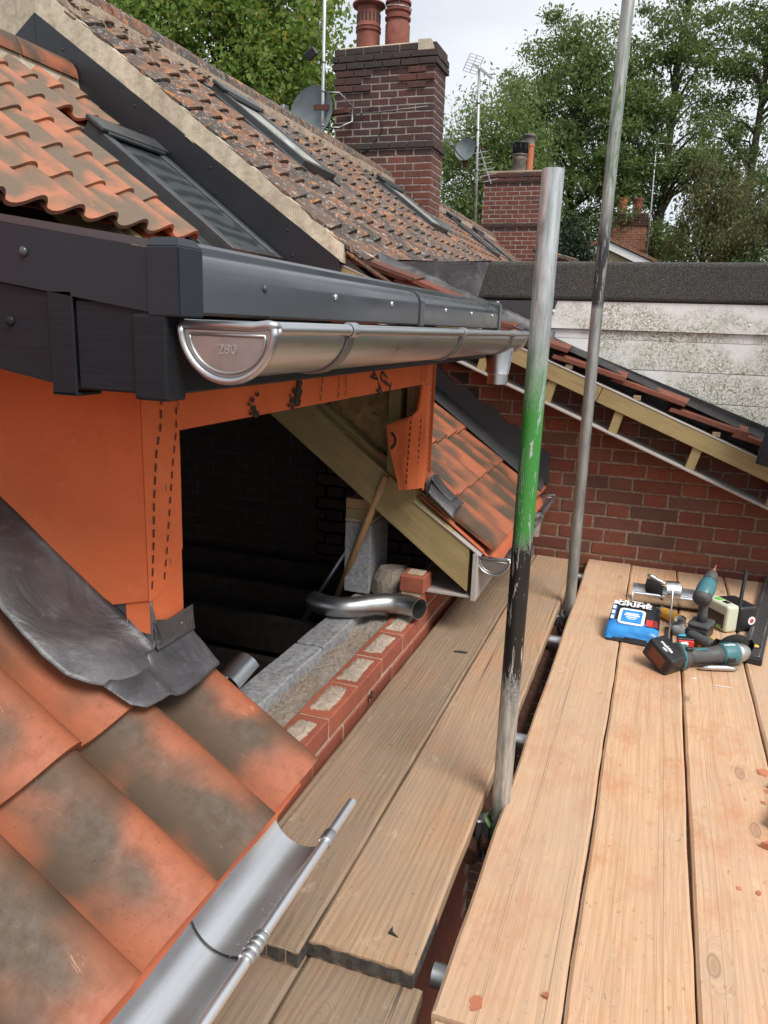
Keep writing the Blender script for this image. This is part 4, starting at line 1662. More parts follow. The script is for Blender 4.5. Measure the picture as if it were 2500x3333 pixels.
# black rubber line where the lengths lap
n = 20
rub = [(NX_ + (NR_ - .0018) * math.cos(PI + PI * k / n), .842, NZ_ + (NR_ - .0018) * math.sin(PI + PI * k / n)) for k in range(2, n - 1)]
v1, f1 = tubeg(rub, .0016, 6)
mk('rubber_seal', v1, f1, 'black_plastic', ng, True)
bxn = NX_ + NR_ + .0024
for (a, b, r) in ((.790, .800, .0122), (.802, .812, .0128), (.814, .824, .0126), (.826, .838, .0122), (1.062, 1.090, .0118)):
    v1, f1 = tubeg([(bxn, a, NZ_), (bxn, a + .002, NZ_), (bxn, b - .002, NZ_), (bxn, b, NZ_)], [r * .93, r, r, r * .93], 16)
    mk('bead_clip', v1, f1, 'galvanised', ng, True)
# grit lying in the trough
gr_ = G()
for k in range(150):
    y = rnd.gauss(.93, .06)
    a = rnd.gauss(-.95, .22)
    R_ = NR_ - .003
    c_ = Vector((NX_ + R_ * math.cos(a), y, NZ_ + R_ * math.sin(a)))
    s_ = rnd.uniform(.0004, .0012)
    gr_.box(c_.x - s_, c_.x + s_, c_.y - s_, c_.y + s_, c_.z - s_, c_.z + s_)
tag(gr_.mk('grit', 'grit', ng), kind='stuff')

# far eaves gutter
FX, FZ, FR = -.531, .333, .0625
fg = empty('gutter', (FX, 3.4, FZ - FR), 'grey half round gutter below the far tiles, ending at the brick wall', 'gutter', 'half round steel gutters')
smooth_ob(trough_geo(G(), FX, FZ, FR, 2.822, 4.13).mk('trough', 'galvanised', fg, True))
end_cap(fg, FX, FZ, FR + .002, 2.82, -1)
end_cap(fg, FX, FZ, FR + .002, 4.128, -1)
outlet(fg, FX, 3.90, FZ - FR + .012, .12)
for y in (3.05, 3.62):
    bracket(fg, FX, FZ, FR, y)

# ------------------------------------------------------------------ the neighbour's taller house
YV = 3.94
nb = empty('neighbour_house', (-3.5, 11, -2.65), 'neighbouring terrace with lichen covered old pantiles and a black verge board', 'house')
NS = .7316
NP = math.atan(NS)
nzf = lambda x: 2.99 - NS * (x + 3.57)
nslope = mk('roof_slope', [(-1.2, YV + .05, nzf(-1.2) - .05), (-1.2, 19, nzf(-1.2) - .05), (-3.57, 19, 2.94), (-3.57, YV + .05, 2.94),
                           (-1.2, YV + .05, nzf(-1.2) - .09), (-1.2, 19, nzf(-1.2) - .09), (-3.57, 19, 2.90), (-3.57, YV + .05, 2.90)], BOXF, 'dark_mortar', nb)
mk('rear_slope', [(-3.57, YV + .05, 2.94), (-3.57, 19, 2.94), (-6.6, 19, .7), (-6.6, YV + .05, .7)], [(0, 1, 2, 3)], 'old_tile', nb)
old_me = [sharp(tile_mesh('tile', .215, .36, .016, 'old_tile', 1.45, LOPROF, 2, .006, k, lift=.028), 40) for k in range(6)]
NWIN = [(5.18, 5.72, -2.50, -3.22), (8.35, 9.0, -2.50, -3.16), (11.7, 12.25, -2.55, -3.30), (13.4, 13.9, -2.55, -3.3)]


def nskip(x, y):
    for (a, b, xl, xh) in NWIN:
        if a - .17 < y < b + .0 and xh - .05 < x < xl + .22:
            return True
    return (9.6 < y < 10.25 and x < -2.95)


SFN = dict(x0=-1.36, z0=nzf(-1.36) - .022, p=NP, s0=0)
ys_n = [YV + .02 + .215 * k for k in range(27)]
lay_tiles(nslope, old_me, -1.36, .272, 10, ys_n, SFN, skip=nskip, rot=.02)
# the tiles farther away, too many and small to pick apart
g = G()
ys2 = [YV + .02 + .215 * k for k in range(27, 70)]
for k in range(10):
    for y in ys2:
        s = k * .272
        x = -1.36 - s * math.cos(NP)
        if nskip(x, y):
            continue
        es = Vector((-math.cos(NP), 0, math.sin(NP)))
        Mw = frame((x, y, SFN['z0'] + s * math.sin(NP)), (0, 1, 0), es) @ RZ(rnd.uniform(-.02, .02))
        me = rnd.choice(old_me)
        g.add([q.co for q in me.vertices], [tuple(p.vertices) for p in me.polygons], Mw)
tag(g.mk('far_tiles', 'old_tile', nslope, True), kind='stuff')
# ridge: old half rounds bedded in crumbling mortar
g = G()
pth = []
bed = [(-3.57 + dx, z) for dx, z in ((-.20, 2.86), (.20, 2.86), (.15, 2.99), (0, 3.05), (-.15, 2.99))]
g.add(*prismg(bed, YV + .02, 19, 'y'))
g.mk('ridge_bedding', 'old_mortar', nb)
v = []
for i in range(2):
    for k in range(9):
        a = PI * k / 8
        for r in (.15, .13):
            v.append((math.cos(a) * r, i * .44, math.sin(a) * r * .8))
f = []
for k in range(8):
    a = k * 2
    f += [(a, a + 2, a + 20, a + 18), (a + 1, a + 19, a + 21, a + 3), (a, a + 1, a + 3, a + 2), (a + 18, a + 20, a + 21, a + 19)]
f += [(0, 18, 19, 1), (16, 17, 35, 34)]
orm = sharp(mesh_data('ridge_tile', jitter(v, .01, 7, 3), f, 'old_tile', True))
y = YV + .03
while y < 18.5:
    if not (9.45 < y < 10.2):
        inst('ridge_tile', orm, TR(-3.57, y, 2.985) @ RZ(rnd.uniform(-.03, .03)), nb)
    y += .452
# lumps of mortar and moss along the ridge bedding
g = G()
for k in range(170):
    y = YV + .05 + rnd.random() ** 1.6 * 7
    s_ = rnd.uniform(.012, .03)
    q, w_ = latheg([(.002, 0), (s_, .2 * s_), (s_ * .8, s_), (.002, 1.2 * s_)], 6)
    g.add(q, w_, TR(-3.57 + rnd.uniform(.13, .20), y, 2.91 + rnd.uniform(-.035, .03)))
tag(g.mk('ridge_moss', 'old_mortar', nb), kind='stuff')
# cement verge strip and the black verge boards below it
bt = lambda x: 2.861 - .695 * (x + 3.595)
N_ = 140
vt, vb = [], []
for i in range(N_ + 1):
    x = -3.585 + (3.585 - 1.66) * i / N_
    vt.append((x, min(nzf(x) + .012, bt(x) + .160) - .004 * abs(mnoise.noise(Vector((x * 9, 0, 0)))) - .008 * max(0, mnoise.noise(Vector((x * 16, 3, 0))))))
    vb.append((x, bt(x) - .004))
v, f = [], []
for i in range(N_ + 1):
    for (q, yy) in ((vt[i], YV + .012), (vb[i], YV - .006), (vb[i], YV + .07), (vt[i], YV + .07)):
        v.append((q[0], yy + .010 * mnoise.noise(Vector((q[0] * 9, q[1] * 9, yy * 20))), q[1] + .006 * mnoise.noise(Vector((q[0] * 31, yy * 9, 7)))))
for i in range(N_):
    for k in range(4):
        f.append((i * 4 + k, i * 4 + (k + 1) % 4, (i + 1) * 4 + (k + 1) % 4, (i + 1) * 4 + k))
f += [(3, 2, 1, 0), tuple(N_ * 4 + k for k in range(4))]
mk('verge_cement', v, f, 'verge_cement', nb)
prism('verge_cement', [(-3.585, 2.853), (-3.585, 3.06), (-3.72, 3.06), (-4.6, 2.33), (-4.6, 2.13)], YV - .004, YV + .07, 'verge_cement', nb)
prism('verge_board', [(-3.588, 2.861), (-1.675, bt(-1.675)), (-1.675, bt(-1.675) - .10), (-1.80, bt(-1.80) - .265), (-3.588, 2.605)], YV - .010, YV + .016, 'verge_black', nb)
prism('verge_board', [(-3.592, 2.861), (-4.5, 2.861 - .70 * .905), (-4.5, 2.861 - .70 * .905 - .26), (-3.592, 2.605)], YV - .008, YV + .016, 'verge_black', nb)
for (x, dz) in ((-3.40, .07), (-3.37, .19), (-2.93, .06), (-2.90, .17), (-2.45, .06), (-2.42, .17), (-1.98, .06), (-1.95, .17), (-3.68, .20), (-3.76, .10), (-3.62, .17)):
    z = (bt(x) if x > -3.59 else 2.861 - .70 * (-3.595 - x)) - dz
    q = G()
    q.lathe([(.007, 0), (.006, .003), (.002, .005)], 8, M=frame((x, YV - .0102, z), (1, 0, 0), (0, 0, 1)))
    q.mk('screw', 'verge_black', nb, True)
box('terrace_wall', -6.5, -1.30, 4.32, 19, -2.64, 1.2, 'dark_mortar', nb)
for k, (a, b, xl, xh) in enumerate(NWIN):
    roof_window(a, b, xl, xh, lambda x: nzf(x) + .045, ('window_grey', 'sky_pane' if k != 2 else 'roof_glass'),
                ['pale paned roof window among the old pantiles, the nearest of four', 'narrow roof window at the foot of the big chimney',
                 'roof window just beyond the big chimney', 'farthest roof window on the old tiled roof'][k], NP, .045)

# ------------------------------------------------------------------ the neighbour's brick extension with its low roof
ex = empty('brick_extension', (-.2, 4.3, -2.65), 'red brick extension wall with open timber verge facing the scaffold', 'extension')
YW = 4.172
tt = lambda x: 1.101 - .397 * (x + .677)              # top of the verge timber
wallx = prism('extension_wall', [(-1.90, -2.64), (1.6, -2.64), (1.6, tt(1.6) - .02), (-1.90, tt(-1.90) - .02)], YW + .004, YW + .22, 'wall_mortar', ex)
flemish(-1.25, .98, -.12, 1.42, YW, 'wall_brick', wallx, clip=lambda x, z: z + .03 > tt(x) - .03 or (x < -.62 and z < rz(x) + .02))
# bricks below deck level, seen only as dark courses through the gap between the boards
g = G()
for k in range(-36, -2):
    z = .025 + SH * k
    x = -1.3 + (0 if k % 2 else .12)
    while x < 1.0:
        g.box(x, x + .232, YW, YW + .05, z + .0045, z + SH - .0045, .003)
        x += .243
tag(g.mk('lower_bricks', 'wall_brick', wallx), kind='stuff')
# verge: timber, soffit board, bearers, undercloak
sl_d = Vector((1, 0, -.397)).normalized()


def along(name, xa, xb, y, zoff, w, d, mat, parent):
    return timber(name, (xa, y, tt(xa) + zoff), (xb, y, tt(xb) + zoff), w, d, mat, parent, 0, .002)


along('verge_timber', -1.75, -.28, 4.0, -.043, .045, .078, 'treated_timber', ex)
along('verge_timber', -.277, 1.0, 4.0, -.043, .045, .078, 'treated_timber', ex)
along('undercloak_board', -1.75, 1.0, 4.075, .004, .20, .009, 'white_board', ex)
along('soffit_board', -1.75, 1.0, 4.07, -.205, .195, .012, 'white_board', ex)
for x in (-1.24, -.88, -.53, -.19, .19, .57, .95):
    timber('bearer', (x - .012, 4.01, tt(x) - .20), (x + .018, 4.01, tt(x) - .083), .045, .045, 'treated_timber', ex)
    timber('batten_end', (x + .09, 3.985, tt(x + .09) + .02), (x + .09, 4.2, tt(x + .09) + .02), .036, .024, 'weathered_board', ex)
# verge tiles, seen on edge
vt_me = [sharp(tile_mesh('tile', .25, .37, .020, 'old_tile', 1.2, LOPROF, 3, .005, k, lift=.045), 40) for k in range(4)]
edge_me = [sharp(tile_mesh('tile', .20, .37, .020, 'red_tile', .7, LOPROF, 3, .006, k + 9, lift=.052), 40) for k in range(4)]
ev = Vector((-1, 0, .397)).normalized()
for col in range(2):
    x = .98
    k = 0
    while x > (-1.72 if col == 0 else -.55):
        Mw = frame((x, 3.985 + .235 * col, tt(x) + .030 + (.012 if k % 2 else 0)), (0, 1, 0), ev) @ RX(.03 + rnd.uniform(-.02, .03)) @ RZ(rnd.uniform(-.06, .06))
        inst('tile', (edge_me if col == 0 else vt_me)[k % 4], Mw, ex)
        x -= .29
        k += 1
# kicked up, slipped tiles at the top end
for (x, dy, a) in ((-1.60, .0, .06), (-1.34, .01, .10)):
    Mw = frame((x + .30, 3.975 + dy, tt(x + .30) + .045), (0, 1, 0), ev) @ RX(a) @ RZ(rnd.uniform(-.05, .05))
    inst('tile', edge_me[1], Mw, ex)
# loose wire under the slipped tile
tube('wire', [(-1.66, 3.975, 1.60), (-1.60, 3.97, 1.575), (-1.56, 3.972, 1.577), (-1.47, 3.97, 1.53)], .0025, 'galvanised', ex, 6)

# ------------------------------------------------------------------ the flat-roofed dormer on that roof
fd = empty('flat_roof_dormer', (0, 5.0, .8), 'white clad flat roofed dormer streaked with algae, dark felt edge', 'dormer')
YK = 4.22
box('felt_kerb', -1.56, 1.6, YK, 6.4, 1.355, 1.552, 'mineral_felt', fd, .022, seg=3)
prism('lead_saddle', [(-1.56, 1.545), (-.925, 1.545), (-.985, 1.345), (-1.02, 1.355), (-1.56, 1.568)], YK - .006, YK - .001, 'lead_sheet', fd)
lead_grid('lead_saddle', lambda u, w: (-1.60 + .68 * u, YK - .006 + .25 * w, 1.551 + .006 * w + .004 * math.sin(u * 7)), 20, 6, fd)
lead_grid('lead_apron', lambda u, w: (-1.60 + 1.05 * u, YK - .006 - .125 * w, tt(-1.60 + 1.05 * u) + .085 + .06 * (1 - w) ** 2 + nz(u * 3, w, 1)), 40, 10, fd)
prism('lead_cheek', [(-.99, 1.350), (-.555, 1.353), (-.605, 1.180), (-.60, 1.10), (-.99, 1.26)], YK + .004, YK + .012, 'dark_lead', fd)
for (x, z) in ((-.87, 1.335), (-.57, 1.30)):
    q = G()
    q.lathe([(.009, 0), (.009, .001), (.004, .004)], 10, M=frame((x, YK + .0035, z), (1, 0, 0), (0, 0, 1)))
    q.mk('nail_head', 'white_paint', fd, True)
fl_t = lambda x: 1.162 - .357 * (x + .583)
zs = [(1.215, 1.354, -.58, .016), (1.168, 1.213, -.60, .0), (1.020, 1.166, -.60, .0), (.868, 1.017, -.60, .0), (.716, .865, -.60, 0), (.564, .713, -.6, 0)]
for (za, zb, xl, pr) in zs:
    xs_ = max(xl, -.583 - (za - 1.162) / .357 - .42) if za < 1.16 else xl
    g = G()
    lo = lambda x: max(za, fl_t(x) - .10)
    poly = [(1.6, za), (1.6, zb), (xl, zb)]
    if lo(xl) < zb:
        poly.append((xl, lo(xl)))
        xc_ = -.583 + (1.062 - za) / .357
        if lo(xl) > za and xc_ < 1.6:
            poly.append((xc_, za))
    else:
        xk = -.583 + (1.062 - zb) / .357
        poly = [(1.6, za), (1.6, zb), (xk, zb), (min(1.59, -.583 + (1.062 - za) / .357), za)]
    prism('cladding_board', poly, YK + .03 - pr, YK + .05, 'algae_cladding', fd)
for (x, z) in ((-.09, 1.262), (.38, 1.258), (.85, 1.258)):
    q = G()
    q.lathe([(.006, 0), (.006, .001), (.003, .003)], 10, M=frame((x, YK + .0138, z), (1, 0, 0), (0, 0, 1)))
    q.mk('nail_head', 'white_paint', fd, True)
box('dormer_core', -.60, 1.6, YK + .052, 6.3, .5, 1.353, 'dark_mortar', fd)
prism('slope_flashing', [(-.62, fl_t(-.62) + .01), (1.2, fl_t(1.2)), (1.2, fl_t(1.2) - .155), (-.62, fl_t(-.62) - .10)], YK - .002, YK + .028, 'black_plastic', fd)
mk('slope_flashing', [(-.70, YK - .003, tt(-.70) + .115), (1.2, YK - .003, tt(1.2) + .115), (1.2, YK - .13, tt(1.2) + .090), (-.70, YK - .13, tt(-.70) + .090),
                      (-.70, YK - .003, tt(-.70) + .111), (1.2, YK - .003, tt(1.2) + .111), (1.2, YK - .13, tt(1.2) + .086), (-.70, YK - .13, tt(-.70) + .086)], BOXF, 'black_plastic', fd)

# ------------------------------------------------------------------ chimney stacks
def stack(name, label, x0, x1, y0, y1, zb, zt, ch, mat_fn, mortar, bands=(), pads=(), L=.235, depth=.11):
    root = empty('chimney_stack', ((x0 + x1) / 2, (y0 + y1) / 2, zb), label, 'chimney')
    box('mortar_core', x0 + .003, x1 - .003, y0 + .003, y1 - .003, zb, zt - .01, mortar, root)
    n = int(round((zt - zb) / ch))
    H = ch - .013
    for k in range(n):
        z = zb + k * ch
        zm = z + ch / 2
        pr = 0.0
        for (a, b, p) in bands:
            if a <= zm <= b:
                pr = p
        mt = mat_fn(zm)
        X0, X1, Y0, Y1 = x0 - pr, x1 + pr, y0 - pr, y1 + pr
        ev_ = k % 2 == 0
        # front face, laid from the right-hand corner
        x = X1 if ev_ else X1 - .112
        first = True
        while x > X0 + .02:
            l_ = L - .013
            xa = max(X0, x - l_)
            p2 = 0
            for (pa, pb, za, zb2, pp) in pads:
                if pa <= (xa + x) / 2 <= pb and za <= zm <= zb2:
                    p2 = pp
            if x - xa > .03:
                put_brick(xa, x, Y0 - p2, Y0 + depth, z, H, mt, root, rough=.004)
            x -= L
        # right-hand side face
        y = Y0 if not ev_ else Y0 + depth + .012
        while y < Y1 - .02:
            yb_ = min(Y1, y + L - .012)
            if yb_ - y > .03:
                put_brick(X1 - depth, X1, y, yb_, z, H, mt, root, rough=.004)
            y += L
    return root


def pot(parent, x, y, z, prof, mat, seg=22):
    g = G()
    g.lathe(prof, seg, M=TR(x, y, z), caps=False)
    o_ = g.mk('chimney_pot', mat, parent, True)
    smooth_ob(o_, 50)
    return o_


ch1 = stack('c1', 'large soot darkened brick chimney with two red clay pots', -4.24, -2.94, 9.70, 10.18, 2.42, 4.50, .0835,
            lambda z: 'black_brick' if z > 4.25 or 3.33 < z < 3.43 else ('sooty_brick' if z > 3.25 else 'red_brick'), 'lime_mortar',
            bands=((4.24, 4.41, .03), (4.41, 4.6, .008), (3.34, 3.43, .028)), pads=((-4.3, -3.86, 4.0, 4.26, .022), (-3.34, -2.9, 4.0, 4.26, .022)))
box('flaunching', -4.2, -3.0, 9.74, 10.14, 4.485, 4.525, 'verge_cement', ch1, .012)
prism('cement_repair', [(-3.16, 4.36), (-3.16, 4.53), (-3.0, 4.525), (-2.955, 4.42), (-2.955, 4.36)], 9.68, 9.80, 'verge_cement', ch1)
P1 = [(.150, 0), (.145, .22), (.158, .23), (.160, .245), (.150, .255), (.152, .27), (.160, .28), (.148, .295), (.142, .46), (.150, .50), (.195, .515), (.205, .53), (.20, .545), (.16, .55), (.13, .54), (.12, .2)]
p1 = pot(ch1, -3.90, 9.93, 4.50, P1, 'terracotta_pot')
for k in range(12):
    a = -PI / 2 + (k - 5.5) * .33
    box('pot_flute', -.012, .012, -.004, .010, .0, .10, 'black_brick', p1, .003, M=TR(-3.90 + .146 * math.cos(a), 9.93 + .146 * math.sin(a), 4.83) @ RZ(a + PI / 2))
P2 = [(.150, 0), (.152, .28), (.140, .30), (.14, .33), (.158, .335), (.16, .36), (.14, .365), (.14, .41), (.158, .415), (.16, .44), (.14, .445), (.14, .50), (.158, .505), (.16, .53), (.14, .535), (.14, .60), (.155, .605), (.155, .64), (.12, .64), (.12, .2)]
p2 = pot(ch1, -3.515, 9.93, 4.50, P2, 'terracotta_pot')
tube('tie_wire', [(-3.515 + .163 * math.cos(a), 9.93 + .163 * math.sin(a), 4.955 + .008 * math.sin(a * 2)) for a in [i * PI / 10 for i in range(21)]], .006, 'galvanised', p2, 6)
tube('tie_wire', [(-3.45, 9.765, 4.95), (-3.45, 9.765, 5.2)], .005, 'galvanised', p2, 6)
# stepped lead and fresh pointing where the roof meets the stack
stp = [(-4.05, 3.32)]
nst = 8
for k in range(nst):
    xk = -3.78 + (.86) * k / nst
    zk = 3.26 - .0835 * k
    stp += [(xk, zk), (xk, zk - .0835)]
stp += [(-2.90, 2.58), (-2.90, 2.40), (-3.05, 2.40), (-4.05, 3.10)]
prism('step_flashing', stp, 9.686, 9.692, 'lead_sheet', ch1)
mk('lead_gutter', [(-2.93, 9.60, nzf(-2.93) + .06), (-2.93, 10.3, nzf(-2.93) + .06), (-2.62, 10.3, nzf(-2.62) + .05), (-2.62, 9.60, nzf(-2.62) + .05),
                   (-2.93, 9.60, nzf(-2.93) + .05), (-2.93, 10.3, nzf(-2.93) + .05), (-2.62, 10.3, nzf(-2.62) + .04), (-2.62, 9.60, nzf(-2.62) + .04)], BOXF, 'lead_sheet', ch1)
tube('cable', [(-4.00, 9.66, 3.75), (-3.90, 9.67, 3.72), (-3.72, 9.68, 3.82), (-3.62, 9.685, 3.80), (-3.58, 9.685, 3.55), (-3.75, 9.685, 3.34), (-4.05, 9.66, 3.22)], .006, 'black_plastic', ch1, 6)
tube('cable', [(-4.25, 9.66, 3.74), (-3.6, 9.672, 3.76), (-3.0, 9.672, 3.79)], .005, 'dull_steel', ch1, 6)

ch2 = stack('c2', 'shorter brick chimney with blackened cowled pot and thin orange flue', -3.74, -2.55, 16.0, 16.5, 2.45, 4.20, .0835,
            lambda z: 'sooty_brick' if z > 3.95 or 3.15 < z < 3.3 else 'red_brick', 'lime_mortar',
            bands=((4.02, 4.17, .03), (3.16, 3.28, .028)))
box('flaunching', -3.72, -2.57, 16.02, 16.48, 4.19, 4.25, 'old_mortar', ch2, .02)
q = pot(ch2, -3.10, 16.25, 4.24, [(.14, 0), (.13, .22), (.145, .24), (.145, .27), (.125, .28), (.13, .31), (.145, .32), (.145, .34), (.12, .35), (.12, .36)], 'smoky_pot')
g = G()
g.lathe([(.115, .34), (.145, .36), (.145, .52), (.16, .53), (.155, .56), (.02, .575)], 18, M=TR(-3.10, 16.25, 4.24), caps=False)
for k in range(9):
    a = 2 * PI * k / 9
    g.box(-.006, .006, -.004, .004, .36, .52, M=TR(-3.10 + .15 * math.cos(a), 16.25 + .15 * math.sin(a), 4.24) @ RZ(a))
g.mk('cowl', 'black_plastic', q, True)
q = pot(ch2, -2.93, 16.38, 4.24, [(.075, 0), (.075, .5), (.085, .505), (.085, .54), (.07, .54), (.07, .2)], 'orange_pot', 16)
g = G()
g.lathe([(.10, .50), (.125, .54), (.115, .56), (.115, .68), (.155, .70), (.10, .735), (.005, .75)], 18, M=TR(-2.97, 16.42, 4.24), caps=False)
g.mk('cowl', 'smoky_pot', q, True)

ch3 = stack('c3', 'clean orange brick chimney with two short clay pots', -2.22, -1.06, 30.0, 30.5, 2.9, 5.40, .083,
            lambda z: 'sooty_brick' if z > 5.0 else 'orange_brick', 'lime_mortar', bands=((5.0, 5.2, .04), (5.2, 5.5, .02), (4.15, 4.25, .03)))
pot(ch3, -1.97, 30.25, 5.38, [(.16, 0), (.17, .5), (.19, .51), (.19, .55), (.15, .55), (.14, .2)], 'orange_pot')
pot(ch3, -1.45, 30.25, 5.38, [(.15, 0), (.16, .38), (.175, .39), (.165, .42), (.19, .45), (.19, .52), (.15, .54), (.13, .2)], 'terracotta_pot')
fh = empty('gabled_house', (-1.7, 29.6, -2.65), 'distant gabled house with white bargeboard in front of the orange chimney', 'house')
prism('gable_wall', [(-5.0, -2.6), (-.1, -2.6), (-.1, 3.1), (-2.25, 4.05), (-5.0, 2.9)], 28.0, 32, 'far_render', fh)
prism('bargeboard', [(-2.18, 4.22), (-2.18, 3.98), (-.05, 3.02), (-.05, 3.28)], 27.85, 27.98, 'white_paint', fh)
prism('bargeboard', [(-2.20, 4.22), (-2.20, 3.98), (-4.9, 2.77), (-4.9, 3.01)], 27.85, 27.98, 'white_paint', fh)
prism('roof', [(-2.2, 4.40), (.05, 3.36), (.05, 3.28), (-2.2, 4.26), (-5.0, 3.0), (-5.0, 3.10)], 27.8, 32, 'old_tile', fh)

# a scrap of slipped roof edge and lead beside the second chimney
box('valley_scrap', -2.55, -1.7, 15.2, 16.6, 2.55, 2.64, 'old_tile', ch2, .02, M=TR(-2.1, 15.8, 2.6) @ RY(.25) @ TR(2.1, -15.8, -2.6))

# ------------------------------------------------------------------ aerials and dishes
def dish(parent_lbl, x, y, z, r, tilt, yaw, mat='dish_grey', armside=1):
    root = empty('satellite_dish', (x, y, z - r), parent_lbl, 'satellite dish')
    Mf = TR(x, y, z) @ RZ(yaw) @ RX(PI / 2 + tilt)
    n, m = 8, 28
    v, f = [], []
    for i in range(n + 1):
        rr = r * i / n
        for k in range(m):
            a = 2 * PI * k / m
            v.append((rr * math.cos(a), rr * math.sin(a) * .93, .22 * rr * rr / r))
    for i in range(n):
        for k in range(m):
            k2 = (k + 1) % m
            f.append((i * m + k, i * m + k2, (i + 1) * m + k2, (i + 1) * m + k))
    o = len(v)
    v += [(a, b, c - .008) for a, b, c in v]
    f += [tuple(reversed([q + o for q in p])) for p in f]
    mk('reflector', v, f, mat, root, True, M=Mf)
    g = G()
    g.box(-.06 * r / .3, .45 * r / .3 * armside if armside > 0 else .06, -.03, .03, -.075, -.02, .004)
    g.box(-.10 * r / .3, .02, -.40 * r / .3, .05, -.07, -.03, .004)
    g.mk('mount', 'rust_steel', root, M=Mf)
    g = G()
    g.tube([(0, -r * .9, .0), (0, -r * .75, .30), (0, -r * .35, .52)], .012, 6)
    g.box(-.03, .03, -r * .35 - .03, -r * .35 + .03, .50, .60, .008)
    g.mk('feed_arm', 'dull_steel', root, M=Mf)
    return root


dish('large grey satellite dish on the mast beside the big chimney', -4.40, 9.46, 3.72, .335, -.10, -.25)
m1 = empty('aerial_mast', (-4.245, 9.40, 3.0), 'tall steel mast strapped to the left side of the big chimney', 'mast')
tube('pole', [(-4.238, 9.36, 3.0), (-4.244, 9.36, 3.9), (-4.240, 9.36, 6.2)], .021, 'aerial_metal', m1, 10)
tube('wall_bracket', [(-4.24, 9.36, 3.93), (-4.06, 9.42, 3.93), (-3.98, 9.66, 3.84), (-3.98, 9.66, 3.66), (-4.06, 9.42, 3.54), (-4.24, 9.36, 3.54)], .013, 'dull_steel', m1, 8)
box('camera_box', -.07, .07, -.04, .04, -.05, .05, 'black_plastic', m1, .008, M=TR(-4.38, 9.30, 4.34) @ RY(-.6) @ RX(.3))
tube('cable', [(-4.245, 9.34, 4.72), (-4.30, 9.33, 4.55), (-4.36, 9.32, 4.38)], .004, 'black_plastic', m1, 5)
for z in (3.75, 3.93, 3.55, 4.25):
    tube('strap', [(-4.24, 9.36, z), (-4.24, 9.36, z + .02)], .027, 'dull_steel', m1, 10)
for s_ in (1,):
    box('mount_plate', -4.36, -4.16, 9.33, 9.345, 3.73, 3.79, 'rust_steel', m1)


def yagi(parent, M_, nel, boom, el0, el1, refl=True):
    g = G()
    g.tube([(0, 0, 0), (boom, 0, 0)], .010, 6)
    for k in range(nel):
        t = (k + .5) / nel
        L = el0 + (el1 - el0) * t
        g.tube([(boom * t, -L / 2, .012), (boom * t, L / 2, .012)], .006, 5)
    if refl:
        for k in range(7):
            z = -.15 + .3 * k / 6
            g.tube([(-.02, -.17, z), (-.02, .17, z)], .005, 5)
        for y_ in (-.17, 0, .17):
            g.tube([(-.02, y_, -.15), (-.02, y_, .15)], .006, 5)
    g.mk('aerial', 'aerial_metal', parent, M=M_)


m2 = empty('aerial_mast', (-3.68, 15.0, 2.6), 'slim television aerial mast rising behind the second chimney', 'mast')
tube('pole', [(-3.60, 15.0, 2.6), (-3.66, 15.0, 4.4), (-3.72, 15.0, 5.85)], .024, 'aerial_metal', m2, 10)
yagi(m2, TR(-3.83, 15.05, 5.88) @ RZ(-.55) @ RY(.62), 11, .58, .24, .17)
yagi(m2, TR(-3.60, 14.95, 4.42) @ RY(1.20) @ RZ(.15) @ RX(.35), 6, .62, .50, .62, False)
for z in (5.2, 4.75, 4.45, 4.05, 3.6):
    tube('strap', [(-3.61 - .034 * (z - 2.6), 15.0, z), (-3.61 - .034 * (z - 2.6), 15.0, z + .03)], .031, 'black_plastic', m2, 8)
dish('small pale grey satellite dish on the slim mast', -3.90, 15.1, 4.46, .215, -.1, -.25, 'dish_grey')
m3 = empty('aerial_mast', (-1.02, 30.2, 3.5), 'thin distant aerial mast beside the orange chimney', 'mast')
tube('pole', [(-.98, 30.55, 3.5), (-1.0, 30.55, 5.5), (-1.06, 30.55, 7.9)], .03, 'aerial_metal', m3, 8)
yagi(m3, TR(-1.05, 30.5, 7.75) @ RZ(.5), 8, .9, .5, .35)
yagi(m3, TR(-1.30, 30.5, 7.1) @ RZ(.3), 5, 1.2, .8, .6, False)

